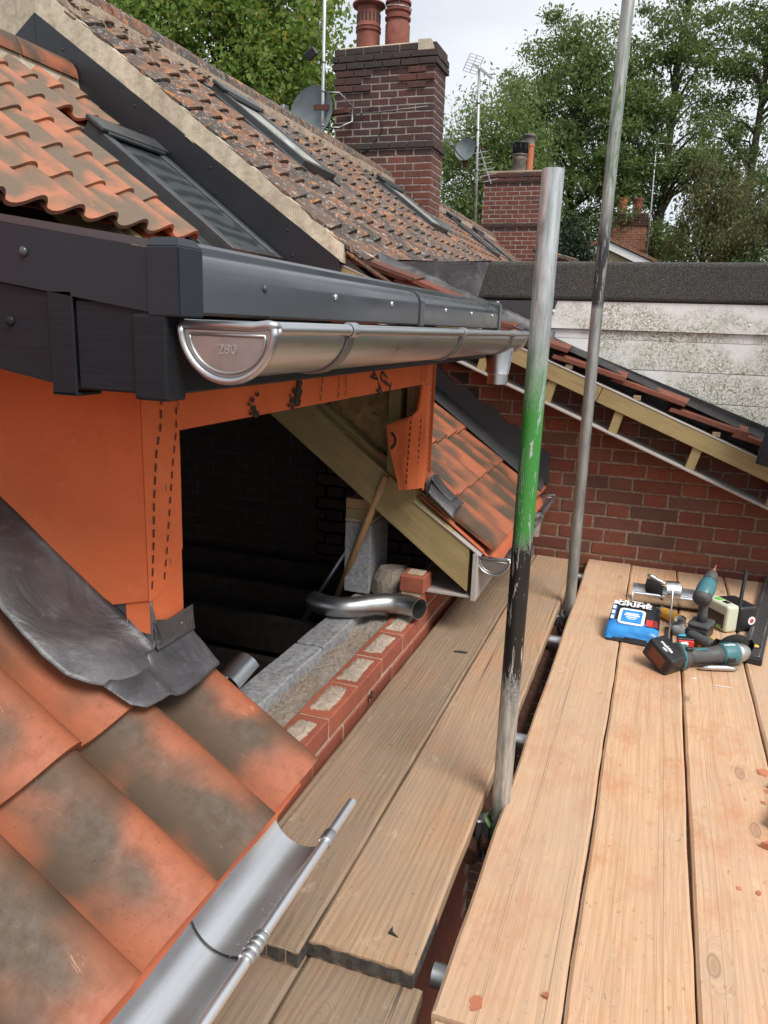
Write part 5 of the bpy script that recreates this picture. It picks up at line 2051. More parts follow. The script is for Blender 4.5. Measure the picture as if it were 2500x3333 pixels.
# ------------------------------------------------------------------ scaffold
def board(label, x0, x1, y0, y1, zt, mat, seed, band_near=False, band_far=False, warp=.002, rz_=0.0):
    th, W, L = .038, x1 - x0, y1 - y0
    ny = max(6, int(L / .09))
    ring = [(-.5, 0), (-.5, .86), (-.47, 1.0), (-.25, 1.0), (0, 1.0), (.25, 1.0), (.47, 1.0), (.5, .86), (.5, 0)]
    m = len(ring)
    v, f = [], []
    for i in range(ny + 1):
        y = L * i / ny
        for (a, b) in ring:
            ex_ = abs(a) > .4
            e = mnoise.noise(Vector((seed * 9.1 + a * 3, y * 2.3, 0))) * .003 + (mnoise.noise(Vector((seed * 5.3 + a, y * 14, 2))) * .0022 if ex_ else 0)
            endr = 0
            if i in (0, ny):
                endr = .004 * mnoise.noise(Vector((a * 9, seed, i)))
            cup = warp * (4 * a * a - .5) + .0012 * mnoise.noise(Vector((a * 2, y * 1.3, seed)))
            v.append((a * W + (e if ex_ else 0), y + endr + (.003 if i == 0 and b > .9 else 0) - (.003 if i == ny and b > .9 else 0), -th + b * th + (cup if b > .5 else 0)))
    for i in range(ny):
        for k in range(m):
            k2 = (k + 1) % m
            f.append((i * m + k, (i + 1) * m + k, (i + 1) * m + k2, i * m + k2))
    f.append(tuple(range(m)))
    f.append(tuple(ny * m + k for k in reversed(range(m))))
    me = mesh_data('scaffold_board', v, f, mat, False)
    o = _link('scaffold_board', me, TR((x0 + x1) / 2, y0, zt) @ RZ(rz_), None)
    tag(o, label, 'board', 'scaffold boards of the walkway')
    for (on, yy, s_) in ((band_near, 0, -1), (band_far, L, 1)):
        if not on:
            continue
        g = G()
        t_ = .0018
        nb_ = 16
        pts = [(-W / 2 - t_, .16 * (-s_)), (-W / 2 - t_, -.002 * -s_)] + [(-W / 2 + W * k / nb_, s_ * (t_ + .0016 * math.sin(k * 2.1))) for k in range(nb_ + 1)] + [(W / 2 + t_, -.002 * -s_), (W / 2 + t_, .16 * (-s_))]
        vv, ff = [], []
        for k, (a, b) in enumerate(pts):
            top = -.006 + .0022 * math.sin(k * 1.7) if 0 < k < len(pts) - 1 else -.010
            for (dz) in (-.034, top):
                vv.append((a, yy + b, dz))
                sgn = 1 if a > 0 else -1
                vv.append((a - (t_ * sgn if abs(a) > W / 2 - .001 else 0), yy + b - (s_ * t_ if abs(a) < W / 2 - .001 else 0), dz))
        for k in range(len(pts) - 1):
            a = k * 4
            for (p_, q_) in ((0, 2), (3, 1), (2, 3), (1, 0)):
                ff.append((a + p_, a + q_, a + 4 + q_, a + 4 + p_))
        mk('end_band', vv, ff, 'dull_band', o, M=WM[o.name])
    return o


BD = {}  # outer boards and lengths behind the camera added to keep light from below
BD['L1'] = board('grey weathered scaffold board hugging the new brick wall', -.766, -.5405, 1.135, 4.10, 0, 'weathered_board', 1, True)
BD['L2'] = board('brownish board right of the weathered one, its banded near end lying on lower boards', -.5365, -.3165, 1.170, 4.10, .001, 'brown_board', 2, True)
BD['R1'] = board('pale board bordering the open gap, right of the green painted pole', -.261, -.0405, 1.105, 4.155, 0, 'pine_board', 3)
BD['R2'] = board('pale board under the blue packet, second from the gap', -.0360, .1865, -2.4, 4.135, .0005, 'pine_board', 4)
BD['R3'] = board('pale board under the angle grinder, third from the gap', .1935, .4145, -2.4, 4.135, -.0005, 'pine_board', 5)
BD['R4'] = board('pale board at the right edge, under the spirit level', .4215, .643, -2.4, 4.13, 0, 'pine_board', 6)
BD['R5'] = board('unseen scaffold board added beyond the spirit level to shade below', .650, .872, -2.4, 4.13, 0, 'pine_board', 12)
BD['R6'] = board('outermost unseen scaffold board, added to shade below the deck', .880, 1.102, -2.4, 4.13, 0, 'pine_board', 14)
BD['R0'] = board('short lower board end butting the gap board at the bottom edge', -.256, -.041, -2.4, 1.098, -.010, 'pine_board', 7)
BD['LL1'] = board('lower grey board end beside the near gutter', -.772, -.5425, -2.4, 1.32, -.0405, 'weathered_board', 8)
BD['LL2'] = board('lower grey board with split surface in front of the banded board end', -.5345, -.3015, -2.4, 1.180, -.0405, 'weathered_board', 9, False, True)
# metal edge of the lower board seen at its right side
box('end_band', -.3012, -.2995, .95, 1.18, -.074, -.046, 'galvanised', BD['LL2'])
# stains on the boards: dried clay slurry and paint
for (x, y, rx, ry, m_, par, s) in ((.424 - .03, 2.20, .018, .02, 'clay_chip', 'R3', 1), (.40, 2.10, .012, .012, 'clay_chip', 'R3', 2), (-.19, 1.15, .013, .016, 'clay_chip', 'R1', 3), (.38, 2.04, .006, .010, 'clay_chip', 'R3', 9),
                                   (.232, 2.78, .010, .004, 'dust_white', 'R3', 4), (.365, 1.31, .004, .005, 'dust_white', 'R3', 5), (.33, 2.75, .03, .003, 'dust_white', 'R3', 6), (.33, 1.66, .006, .007, 'clay_chip', 'R3', 7), (.29, 1.66, .005, .006, 'clay_chip', 'R3', 8)):
    n = 26
    pl = [(x + rx * math.cos(2 * PI * k / n) * (1 + .55 * mnoise.noise(Vector((1.6 * math.cos(2 * PI * k / n), 1.6 * math.sin(2 * PI * k / n), s * 3.3)))), y + ry * math.sin(2 * PI * k / n) * (1 + .55 * mnoise.noise(Vector((1.6 * math.cos(2 * PI * k / n), 1.6 * math.sin(2 * PI * k / n), s * 3.3))))) for k in range(n)]
    prism('stain', pl, -.0008, .0006, m_, BD[par], 'z')


def pole_obj(label, path, mat, seg=20, name='scaffold_pole', grp='scaffold tubes', hollow_top=True):
    P = [Vector(p) for p in path]
    R_ = .0242
    v, f = tubeg(P, R_, seg)
    if hollow_top:                                  # open tube end with wall thickness
        f = f[:-1]
        n0 = len(v)
        top = [v[(len(P) - 1) * seg + k] for k in range(seg)]
        c_ = P[-1]
        d_ = (P[-1] - P[-2]).normalized()
        for k in range(seg):
            v.append(c_ + (top[k] - c_) * .83)
        for k in range(seg):
            v.append(c_ + (top[k] - c_) * .83 - d_ * .12)
        base = (len(P) - 1) * seg
        for k in range(seg):
            k2 = (k + 1) % seg
            f.append((base + k, base + k2, n0 + k2, n0 + k))
            f.append((n0 + k, n0 + k2, n0 + seg + k2, n0 + seg + k))
        f.append(tuple(n0 + seg + k for k in range(seg)))
    o = mk(name, v, f, mat, None, True)
    smooth_ob(o, 50)
    return tag(o, label, 'pole', grp)


pole_obj('upright scaffold pole sprayed green and black, with open top', [(-.271, 1.78, -2.64), (-.2695, 1.78, 0), (-.268, 1.78, .8), (-.266, 1.78, 1.53)], 'painted_pole')
pole_obj('tall worn grey scaffold pole by the brick wall, running out of the top', [(-.272, 3.39, -2.64), (-.275, 3.39, 0), (-.281, 3.39, 1.45), (-.271, 3.39, 3.2)], 'worn_pole')
pole_obj('scaffold pole outside the right edge with a jacket hung on it', [(.80, 3.80, -2.64), (.80, 3.80, 2.6)], 'worn_pole')
for k, (xa, xb, y, z, lb) in enumerate(((-.296, 1.2, 1.245, -.064, 'cross tube under the near board ends, showing in the gap'),
                                      (-.76, 1.2, 2.21, -.064, 'cross tube showing in the gap beyond the green pole'),
                                      (-.76, 1.2, 3.07, -.064, 'cross tube showing in the gap before the far pole'),
                                      (-.76, 1.2, 4.00, -.064, 'cross tube under the far board ends by the brick wall'))):
    pole_obj(lb, [(xb, y, z), (xa, y, z)], 'galvanised')
pole_obj('cross tube under the lower grey boards beside the near gutter', [(-.78, .86, -.105), (-.27, .86, -.105)], 'galvanised')
pole_obj('long tube below the decks, clipped to the green pole', [(-.330, 1.70, -.128), (-.330, 4.1, -.128)], 'rust_steel', hollow_top=False)


def coupler(label, x, y, z, mat, ang=0.0):
    root = empty('coupler', (x, y, z - .03), label, 'coupler', 'tube couplers')
    Mf = TR(x, y, z) @ RZ(ang)
    g = G()
    n = 14
    vv, ff = [], []
    for k in range(n + 1):
        a = -2.4 + 4.8 * k / n
        for (dz, r) in ((-.022, .025), (.022, .025), (.022, .031), (-.022, .031)):
            vv.append((r * math.cos(a), r * math.sin(a), dz))
    for k in range(n):
        for i in range(4):
            j = (i + 1) % 4
            ff.append((k * 4 + i, k * 4 + j, (k + 1) * 4 + j, (k + 1) * 4 + i))
    ff += [(0, 1, 2, 3), tuple(n * 4 + i for i in (3, 2, 1, 0))]
    g.add(vv, ff)
    g.mk('band', mat, root, M=Mf)
    box('saddle', -.062, -.026, -.020, .020, -.035, .030, 'dull_steel', root, .004, M=Mf)
    box('saddle', -.052, -.03, -.055, -.024, -.030, -.012, 'dull_steel', root, .003, M=Mf)
    tube('bolt', [(-.045, -.03, .0), (-.045, -.085, .0)], .0065, 'rust_steel', root, 8, M=Mf)
    g = G()
    g.lathe([(.011, 0), (.011, .012)], 6, M=Mf @ TR(-.045, -.07, 0) @ RX(PI / 2))
    g.mk('nut', 'rust_steel', root)
    # curled tongue of the clip
    vv, ff = [], []
    for k in range(8):
        t = k / 7
        c_ = Vector((-.03 - .012 * math.sin(t * 3), -.034 + .012 * t, .028 + .055 * t - .02 * t * t))
        for dx in (-.010, .010):
            vv += [c_ + Vector((dx * .3, dx, 0)), c_ + Vector((dx * .3 + .003, dx, .001))]
    for k in range(7):
        a = k * 4
        ff += [(a, a + 2, a + 6, a + 4), (a + 1, a + 5, a + 7, a + 3), (a, a + 4, a + 5, a + 1), (a + 2, a + 3, a + 7, a + 6)]
    mk('tongue', vv, ff, mat, root, True, M=Mf)
    return root


coupler('green painted clip at the foot of the green and black pole', -.272, 1.78, -.080, 'green_paint', .35)
coupler('rusty coupler at the foot of the tall worn pole', -.275, 3.39, -.085, 'dull_steel', .35)
coupler('coupler below the clip on the green and black pole', -.272, 1.78, -.150, 'rust_steel', -.25)

# ------------------------------------------------------------------ things lying on the eaves wall
def s_pipe():
    r = .040
    pts = []
    A, D_ = Vector((-1.19, 2.605, .130)), Vector((-.775, 2.672, .140))
    n = 24
    for i in range(n + 1):
        t = i / n
        q = (1 - t) ** 3 * A + 3 * (1 - t) ** 2 * t * Vector((-.98, 2.49, .130)) + 3 * (1 - t) * t * t * Vector((-.97, 2.78, .140)) + t ** 3 * D_
        pts.append(q)
    rad = [r] * (n + 1)
    for i in range(10, 13):
        rad[i] = r + .0015
    for i in range(20, n + 1):
        rad[i] = r + .0016
    v, f = tubeg(pts, rad, 28, caps=False)
    v2, f2 = tubeg(pts, [q - .0016 for q in rad], 28, caps=False)
    o = len(v)
    f = f + [tuple(reversed([i + o for i in p])) for p in f2]
    v = v + v2
    sg = 28
    for e in (0, n):
        for k in range(sg):
            k2 = (k + 1) % sg
            a, b, c, d = e * sg + k, e * sg + k2, o + e * sg + k2, o + e * sg + k
            f.append((a, b, c, d) if e else (d, c, b, a))
    ob = mk('offset_pipe', v, f, 'pipe_zinc', None, True)
    smooth_ob(ob, 50)
    return tag(ob, 'shiny S shaped downpipe offset lying across the wall top', 'pipe')


s_pipe()
# gutter offcut standing on end behind the inner leaf
gc = G()
trough_geo(gc, 0, 0, .0625, 0, .13)
oc = gc.mk('gutter_offcut', 'zinc', None, True, M=TR(-1.112, 1.845, .135) @ RZ(.05) @ RX(.12) @ RY(2.60) @ TR(0, -.05, 0))
smooth_ob(oc)
tag(oc, 'short cut piece of half round gutter beside the lead foot', 'gutter offcut')
bh = tube('broom_handle', [(-1.215, 2.885, .03), (-1.09, 2.835, .34), (-.972, 2.790, .622)], .0145, 'plain_handle', None, 14)
tag(bh, 'wooden broom handle leaning against the rafter', 'broom handle')
gp = tube('conduit', [(-1.50, 3.05, -.25), (-1.17, 2.98, .30)], .012, 'galvanised', None, 10)
tag(gp, 'thin grey tube leaning in the dark beside the block pier', 'tube')
# bolt head poking between wall and boards
bq = G()
bq.lathe([(.009, 0), (.009, .010), (.005, .011), (.005, .024), (.001, .025)], 8, M=TR(-.780, 2.177, .0))
tag(bq.mk('bolt', 'rust_steel', None), 'small rusty bolt between brick wall and weathered board', 'bolt')

# ------------------------------------------------------------------ tools on the deck
# packet of wipes
pk = empty('wipes_packet', (.01, 3.14, 0), 'blue and black packet of cleaning wipes lying on the boards', 'wipes packet')
Mp = TR(.008, 3.135, 0) @ RZ(-.06)
n1, n2, n3 = 16, 16, 8


def pack_pt(a, b, c):
    # a,b in -1..1 over the footprint, c 0..1 height
    bul = (1 - .22 * abs(a) ** 6) * (1 - .16 * abs(b) ** 8)
    x = a * (.098 - .010 * (1 - c) ** 2) * (1 - .03 * b)
    y = b * (.125 - .020 * c)
    z = c * (.083 + .030 * b) * bul
    nn = mnoise.noise(Vector((a * 3, b * 3, c * 3)))
    return Vector((x + .004 * nn, y + .004 * mnoise.noise(Vector((a * 4, 2, c * 4))), max(0, z + .004 * nn * c)))


def pack_surface(sel):
    vv, ff, idx = [], [], {}

    def vid(p):
        k = tuple(round(q, 4) for q in p)
        if k not in idx:
            idx[k] = len(vv)
            vv.append(pack_pt(*p))
        return idx[k]
    lin = lambda n: [-1 + 2 * i / n for i in range(n + 1)]
    la, lc = lin(n1), [i / n3 for i in range(n3 + 1)]
    for i in range(n1):
        for j in range(n1):
            for c in (0, 1):
                q = [(la[i], la[j], c), (la[i + 1], la[j], c), (la[i + 1], la[j + 1], c), (la[i], la[j + 1], c)]
                if c == 0:
                    q.reverse()
                if sel(sum(p[0] for p in q) / 4, sum(p[1] for p in q) / 4, c):
                    ff.append(tuple(vid(p) for p in q))
        for k in range(n3):
            for (fx, s_) in (('a', -1), ('a', 1), ('b', -1), ('b', 1)):
                t0, t1, c0, c1 = la[i], la[i + 1], lc[k], lc[k + 1]
                mkp = (lambda t, c: (s_, t, c)) if fx == 'a' else (lambda t, c: (t, s_, c))
                q = [mkp(t0, c0), mkp(t1, c0), mkp(t1, c1), mkp(t0, c1)]
                if (fx == 'a') == (s_ < 0):
                    q.reverse()
                m_ = [sum(p[d] for p in q) / 4 for d in range(3)]
                if sel(*m_):
                    ff.append(tuple(vid(p) for p in q))
    return vv, ff


def part_sel(kind):
    def s_(a, b, c):
        wob = .05 * math.sin(a * 5)
        if c >= .999:
            kd = 'blue' if (b < -.55 + wob or a < -.80) else 'black'
        elif b <= -.999:
            kd = 'blue' if c > .42 + .12 * math.sin(a * 3 + 1) else 'black'
        elif a <= -.999:
            kd = 'blue' if (c > .35 and b < .5) else 'black'
        else:
            kd = 'black' if c < .5 or b > .3 else 'blue'
        return kd == kind
    return s_


for kd, mt in (('blue', 'blue_film'), ('black', 'black_film')):
    vv, ff = pack_surface(part_sel(kd))
    mk('film', vv, ff, mt, pk, True, M=Mp)
tz = .0895
Mt = Mp @ TR(0, 0, .0845) @ RX(.27)
text('printed_word', 'ULTRA', .034, Mt @ TR(-.008, .080, -.0020) @ RX(-.12) @ Matrix.Diagonal((1.25, 1, 1, 1)), 'white_print', pk, .0004, .0012)
text('printed_word', 'GRIME', .038, Mt @ TR(-.010, .056, .0030) @ Matrix.Diagonal((1.25, 1, 1, 1)), 'white_print', pk, .0004, .0012)
g = G()
rr_ = lambda w, h, r: [(sx * (w / 2 - r) + r * math.cos(a + q), sy * (h / 2 - r) + r * math.sin(a + q)) for (sx, sy, q) in ((1, 1, 0), (-1, 1, PI / 2), (-1, -1, PI), (1, -1, 1.5 * PI)) for a in (0, PI / 6, PI / 3, PI / 2)]
prism('label_frame', rr_(.102, .108, .016), -.0010, .0030, 'white_print', pk, 'z', M=Mt @ TR(-.010, -.028, 0))
prism('label_panel', rr_(.080, .085, .006), .0030, .0036, 'blue_film', pk, 'z', M=Mt @ TR(-.010, -.028, 0))
for (yy, hw, hh_) in ((.020, .026, .0035), (.008, .030, .0045), (-.006, .022, .003), (-.018, .016, .002)):
    box('printed_block', -.010 - hw, -.010 + hw, -.028 + yy - hh_, -.028 + yy + hh_, .0036, .0041, 'white_print', pk, M=Mt)
box('red_flash', .048, .074, -.075, -.030, .0005, .0030, 'red_plastic', pk, .001, M=Mt)
for k in range(5):
    box('red_flash', .076, .094 - .001 * k, -.072 + .009 * k, -.069 + .009 * k, .0005, .0022, 'red_plastic', pk, M=Mt)
for k in range(4):
    box('printed_block', -.090, -.078, -.058 + .036 * k, -.034 + .036 * k, .0005, .0022, 'white_print', pk, M=Mt)

# string line reel
A, B = Vector((.112, 3.385, .027)), Vector((.196, 3.285, .027))
rl = empty('string_reel', (.15, 3.33, 0), 'reel of yellow builders line with black ends', 'string reel')
v, f = tubeg([A.lerp(B, t) for t in (0.06, .1, .3, .5, .7, .9, .94)], [.019, .022, .0245, .025, .0245, .022, .019], 20)
mk('thread', v, f, 'yellow_thread', rl, True)
for t in (0.0, .93):
    v, f = tubeg([A.lerp(B, t), A.lerp(B, t + .07)], .0255, 20)
    mk('flange', v, f, 'black_plastic', rl, True)
tube('loose_line', [tuple(B + Vector(q)) for q in ((.002, -.005, .010), (.022, -.012, .026), (.034, .010, .016), (.026, .026, -.012), (.012, .03, -.022), (.030, .0, -.024))], .0011, 'yellow_thread', rl, 6)

# gutter offcut with a stack of spare brackets
go = G()
trough_geo(go, 0, 0, .064, 0, .335)
Mo = TR(-.012, 3.532, .0655) @ RZ(-PI / 2 + .06)
o1 = go.mk('gutter_offcut', 'zinc', None, True, M=Mo)
smooth_ob(o1)
tag(o1, 'gutter offcut lying on the deck with spare brackets in it', 'gutter offcut')
bs = empty('gutter_brackets', (.09, 3.53, .01), 'stack of black and silver gutter brackets in the offcut', 'gutter brackets')
for k in range(6):
    y_ = .0
    arc = []
    for j in range(15):
        a = PI + PI * j / 14
        arc.append((math.cos(a) * .052, .030 * 0, math.sin(a) * .052))
    vv, ff = [], []
    for j in range(15):
        a = PI + .2 + (PI - .2) * j / 14
        for (w_, r) in ((-.012, .050), (.012, .050), (.012, .053), (-.012, .053)):
            vv.append((r * math.cos(a), w_, r * math.sin(a)))
    for j in range(14):
        for i in range(4):
            i2 = (i + 1) % 4
            ff.append((j * 4 + i, j * 4 + i2, (j + 1) * 4 + i2, (j + 1) * 4 + i))
    ff += [(0, 1, 2, 3), tuple(56 + i for i in (3, 2, 1, 0))]
    Mb = TR(.070 + .0105 * k, 3.545 - .006 * k, .098 - .003 * k) @ RZ(1.15) @ RY(.85)
    o2 = mk('bracket', vv, ff, 'black_plastic', bs, True, M=Mb)
    smooth_ob(o2)
    tube('bracket_hook', [(-.052, -.012, .002), (-.052, .012, .002)], .0085, 'zinc', o2, 10, M=Mb)
v, f = [], []
for j in range(11):
    a = -.2 + 2.2 * j / 10
    for yy in (-.030, .030):
        v += [(.045 * math.cos(a), yy, .045 * math.sin(a)), (.047 * math.cos(a), yy, .047 * math.sin(a))]
f = []
for j in range(10):
    a = j * 4
    f += [(a, a + 2, a + 6, a + 4), (a + 1, a + 5, a + 7, a + 3), (a, a + 4, a + 5, a + 1), (a + 2, a + 3, a + 7, a + 6)]
f += [(0, 1, 3, 2), (40, 42, 43, 41)]
smooth_ob(mk('bracket_strap', v, f, 'zinc', bs, True, M=TR(.150, 3.50, .085) @ RZ(-1.35) @ RY(.15)))

# T-shaped bar standing upright and its black blade
tb = empty('scraper', (.147, 3.09, 0), 'slim silver T bar standing upright with black blade behind it', 'scraper')
tube('stem', [(.146, 3.092, .003), (.142, 3.094, .12), (.136, 3.100, .232)], .0034, 'zinc', tb, 8)
box('cross_bar', .130, .162, 3.083, 3.090, .0012, .0062, 'zinc', tb, .001)
box('blade', .131, .162, 3.094, 3.262, .0012, .0042, 'black_plastic', tb, .001)

# impact driver standing on its battery
dv = empty('impact_driver', (.265, 3.215, 0), 'teal and black impact driver standing on its battery', 'impact driver')
Md = TR(.265, 3.215, 0) @ RZ(-.30)
box('battery', -.041, .041, -.064, .055, .002, .048, 'black_plastic', dv, .007, M=Md, seg=2)
box('battery_latch', -.020, .020, -.067, -.063, .016, .034, 'dull_steel', dv, .002, M=Md)
box('battery_shoe', -.041, .041, -.050, .060, .049, .066, 'grey_rubber', dv, .006, M=Md, seg=2)
box('shoe_trim', -.0425, .0425, .0, .058, .052, .062, 'teal_plastic', dv, .004, M=Md)
hp = [(0, .010, .062), (0, .006, .10), (0, .004, .14), (0, .002, .175)]
v, f = tubeg(hp, [.023, .0195, .019, .024], 16)
v = [Vector((q.x * .95, q.y * 1.25 - .002, q.z)) for q in v]
mk('handle', v, f, 'grey_rubber', dv, True, M=Md)
Mh = Md @ TR(0, 0, .19) @ RX(.42) @ TR(0, 0, -.19)
v, f = tubeg([(0, -.056, .196), (0, -.050, .196), (0, -.036, .197), (0, .0, .199), (0, .035, .201), (0, .055, .203)], [.016, .028, .034, .036, .035, .030], 20)
mk('motor_housing', v, f, 'teal_plastic', dv, True, M=Mh)
v, f = tubeg([(0, -.062, .190), (0, -.050, .192), (0, -.030, .193)], [.024, .0365, .0375], 20)
mk('rear_guard', v, f, 'grey_rubber', dv, True, M=Mh)
v, f = tubeg([(0, .055, .203), (0, .075, .206), (0, .100, .210), (0, .108, .211)], [.031, .027, .021, .015], 18)
mk('nose', v, f, 'grey_rubber', dv, True, M=Mh)
v, f = tubeg([(0, .108, .211), (0, .125, .2135), (0, .127, .214), (0, .150, .218)], [.007, .007, .003, .002], 8)
mk('driver_bit', v, f, 'clay_chip', dv, True, M=Mh)

# site radio lying behind it
rd = empty('site_radio', (.385, 3.39, 0), 'black site radio with cream top and folding aerial', 'radio')
Mr = TR(.388, 3.395, 0) @ RZ(.62)
box('body', -.018, .075, -.075, .075, .002, .112, 'black_plastic', rd, .014, M=Mr, seg=3)
box('front_frame', -.078, -.019, -.073, .073, .002, .118, 'cream_plastic', rd, .012, M=Mr, seg=3)
box('speaker_grille', -.0805, -.070, -.060, .060, .010, .080, 'black_film', rd, .006, M=Mr)
box('green_key', -.062, -.036, .004, .040, .1175, .1205, 'green_plastic', rd, .001, M=Mr)
box('dark_key', -.058, -.036, -.038, -.008, .1175, .1205, 'black_film', rd, .001, M=Mr)
box('logo_plate', -.0815, -.080, -.046, -.018, .016, .026, 'green_plastic', rd, M=Mr)
g = G()
g.lathe([(.018, 0), (.018, .0015)], 20, M=Mr @ TR(.045, -.0755, .050) @ RX(PI / 2))
g.mk('round_sticker', 'white_print', rd)
g = G()
g.lathe([(.009, 0), (.009, .0010)], 20, M=Mr @ TR(.045, -.0770, .050) @ RX(PI / 2))
g.mk('sticker_ring', 'red_plastic', rd)
box('aerial', -.007, .007, -.006, .006, 0, .155, 'black_film', rd, .002, M=Mr @ TR(-.012, -.060, .108) @ RY(.28) @ RX(-.25))

# angle grinder lying on its side
ag = empty('angle_grinder', (.26, 2.92, 0), 'cordless angle grinder with battery towards the camera', 'angle grinder')
ax = Vector((.255, .150, .0)).normalized()
Mg = frame((.150, 2.835, .046), tuple(ax), (-ax.y, ax.x, 0))
Mb_ = Mg @ TR(-.016, 0, .012) @ RZ(.35) @ RX(.45)
box('battery', -.058, .026, -.062, .062, -.044, .036, 'black_plastic', ag, .010, M=Mb_, seg=3)
box('battery_label', -.0596, -.0580, -.036, .036, -.026, .016, 'terracotta_pot', ag, .0005, M=Mb_)
text('printed_word', 'makita', .022, Mb_ @ TR(-.022, .006, .0365) @ RZ(-PI / 2), 'white_print', ag, .0003, .0005)
text('printed_word', '18V', .015, Mb_ @ TR(-.041, .0, .0365) @ RZ(-PI / 2), 'white_print', ag, .0003, .0004)
v, f = tubeg([(.020, 0, 0), (.030, 0, 0), (.055, 0, 0), (.066, 0, .001)], [.046, .050, .047, .036], 22)
mk('battery_mount', v, f, 'grey_rubber', ag, True, M=Mg)
v, f = tubeg([(.026, 0, 0), (.036, 0, 0)], [.0515, .0510], 22)
mk('teal_collar', v, f, 'teal_plastic', ag, True, M=Mg)
for s_ in (-1, 1):
    box('mount_vent', .034, .062, -.016 + .018 * s_, -.004 + .018 * s_, .036, .052, 'white_print' if s_ > 0 else 'black_film', ag, .002, M=Mg @ RX(.1))
v, f = tubeg([(.060, 0, .0), (.085, 0, 0), (.13, 0, -.002), (.175, 0, -.002), (.205, 0, 0)], [.036, .031, .030, .032, .036], 22)
mk('grip', v, f, 'grey_rubber', ag, True, M=Mg)
box('grip_flash', .085, .135, -.006, .004, .0295, .0325, 'teal_plastic', ag, .001, M=Mg @ RX(.35))
v, f = tubeg([(.198, 0, 0), (.210, 0, 0), (.245, 0, .001), (.262, 0, .002), (.270, 0, .002)], [.037, .041, .042, .038, .030], 22)
mk('motor_housing', v, f, 'teal_plastic', ag, True, M=Mg)
box('switch', .205, .240, -.044, -.030, -.020, .004, 'black_film', ag, .004, M=Mg)
v, f = tubeg([(.262, 0, .002), (.275, 0, .002), (.300, .004, .004), (.318, .006, .006)], [.040, .038, .031, .018], 18)
mk('gear_case', v, f, 'galvanised', ag, True, M=Mg)
text('printed_word', 'makita', .017, Mg @ RX(.25) @ TR(.226, 0, .0425), 'white_print', ag, .0003, .0003)
# guard, wheel and side handle stand up behind the head
Mw_ = Mg @ TR(.285, .055, .018) @ RZ(-.2) @ RX(-1.15)
n = 22
vv, ff = [], []
for k in range(n + 1):
    a = -.3 + (PI + .6) * k / n
    for (r, z) in ((.0, .0), (.072, .0), (.074, -.024), (.072, -.024), (.070, -.002), (.0, -.002)):
        vv.append((r * math.cos(a), r * math.sin(a), z))
for k in range(n):
    for i in range(6):
        j = (i + 1) % 6
        ff.append((k * 6 + i, k * 6 + j, (k + 1) * 6 + j, (k + 1) * 6 + i))
smooth_ob(mk('guard', vv, ff, 'black_plastic', ag, True, M=Mw_))
g = G()
g.lathe([(.002, -.012), (.058, -.012), (.058, -.010), (.002, -.009)], 26, M=Mw_)
g.mk('cutting_wheel', 'grey_rubber', ag)
v, f = tubeg([(.255, .035, .0), (.245, .075, -.002), (.235, .105, -.004)], [.009, .0085, .010], 12)
mk('handle_stem', v, f, 'galvanised', ag, True, M=Mg)
v, f = tubeg([(.235, .100, -.006), (.231, .112, -.006), (.222, .150, -.008), (.210, .195, -.008), (.206, .212, -.008)], [.018, .022, .020, .0225, .017], 16)
mk('side_handle', v, f, 'grey_rubber', ag, True, M=Mg)

# small stuff between the tools
bxr = empty('red_box', (.21, 3.07, 0), 'open red cardboard box between driver and grinder', 'box')
Mx = TR(.207, 3.075, 0) @ RZ(.22)
box('tray', -.030, .030, -.016, .016, .0015, .030, 'red_plastic', bxr, .0015, M=Mx)
box('lid', -.030, .030, -.002, .020, .0305, .036, 'black_film', bxr, .001, M=Mx @ RX(.12))
byl = empty('yellow_case', (.285, 3.10, 0), 'small yellow drill bit case with two round windows', 'case')
Mx = TR(.284, 3.105, .0) @ RZ(.35)
box('case', -.036, .036, -.022, .026, .002, .034, 'yellow_plastic', byl, .002, M=Mx)
for s_ in (-.013, .013):
    g = G()
    g.lathe([(.0105, 0), (.0105, .0008)], 18, M=Mx @ TR(s_ - .004, -.0222, .018) @ RX(PI / 2))
    g.mk('window', 'black_film', byl)
ck_ = tube('drill_bit', [(.252, 2.862, .010), (.290, 2.875, .012), (.34, 2.894, .012), (.366, 2.903, .010), (.384, 2.910, .008)], [.006, .010, .011, .009, .004], 'zinc', None, 10)
tag(ck_, 'silver pointed chisel lying in front of the grinder', 'chisel')
pb = empty('plastic_bag', (.185, 3.19, 0), 'crumpled clear plastic bag beside the scraper', 'bag')
v, f = latheg([(.004, .0), (.030, .004), (.038, .022), (.030, .042), (.014, .052), (.012, .060), (.022, .070)], 18, caps=False)
v = jitter([Vector(q) for q in v], .011, 38, 2)
mk('film', v, f, 'clear_film', pb, True, M=TR(.182, 3.205, .002) @ RX(.2))
v, f = latheg([(.004, .002), (.018, .004), (.021, .018), (.012, .030), (.002, .032)], 12)
mk('contents', jitter([Vector(q) for q in v], .004, 60, 5), f, 'dust_white', pb, True, M=TR(.176, 3.200, .003))
for k, (x, y, a) in enumerate(((.213, 3.195, 1.1), (.196, 3.155, .5))):
    d_ = Vector((math.cos(a), math.sin(a), 0)) * .016
    v, f = tubeg([Vector((x, y, .0105)) - d_, Vector((x, y, .0105)), Vector((x, y, .012)) + d_], [.0095, .0095, .008], 12)
    tag(mk('ear_plug', v, f, 'cyan_foam', None, True), ['blue foam plug beside the driver battery', 'blue foam plug behind the red box'][k], 'ear plug', 'blue foam plugs')

# spirit level
lv = empty('spirit_level', (.53, 3.55, 0), 'scuffed dark spirit level lying at the right edge of the deck', 'spirit level')
la_ = Vector((.20, 1.13, 0)).normalized()
Ml = frame((.440, 3.005, .002), tuple(la_), (-la_.y, la_.x, 0))


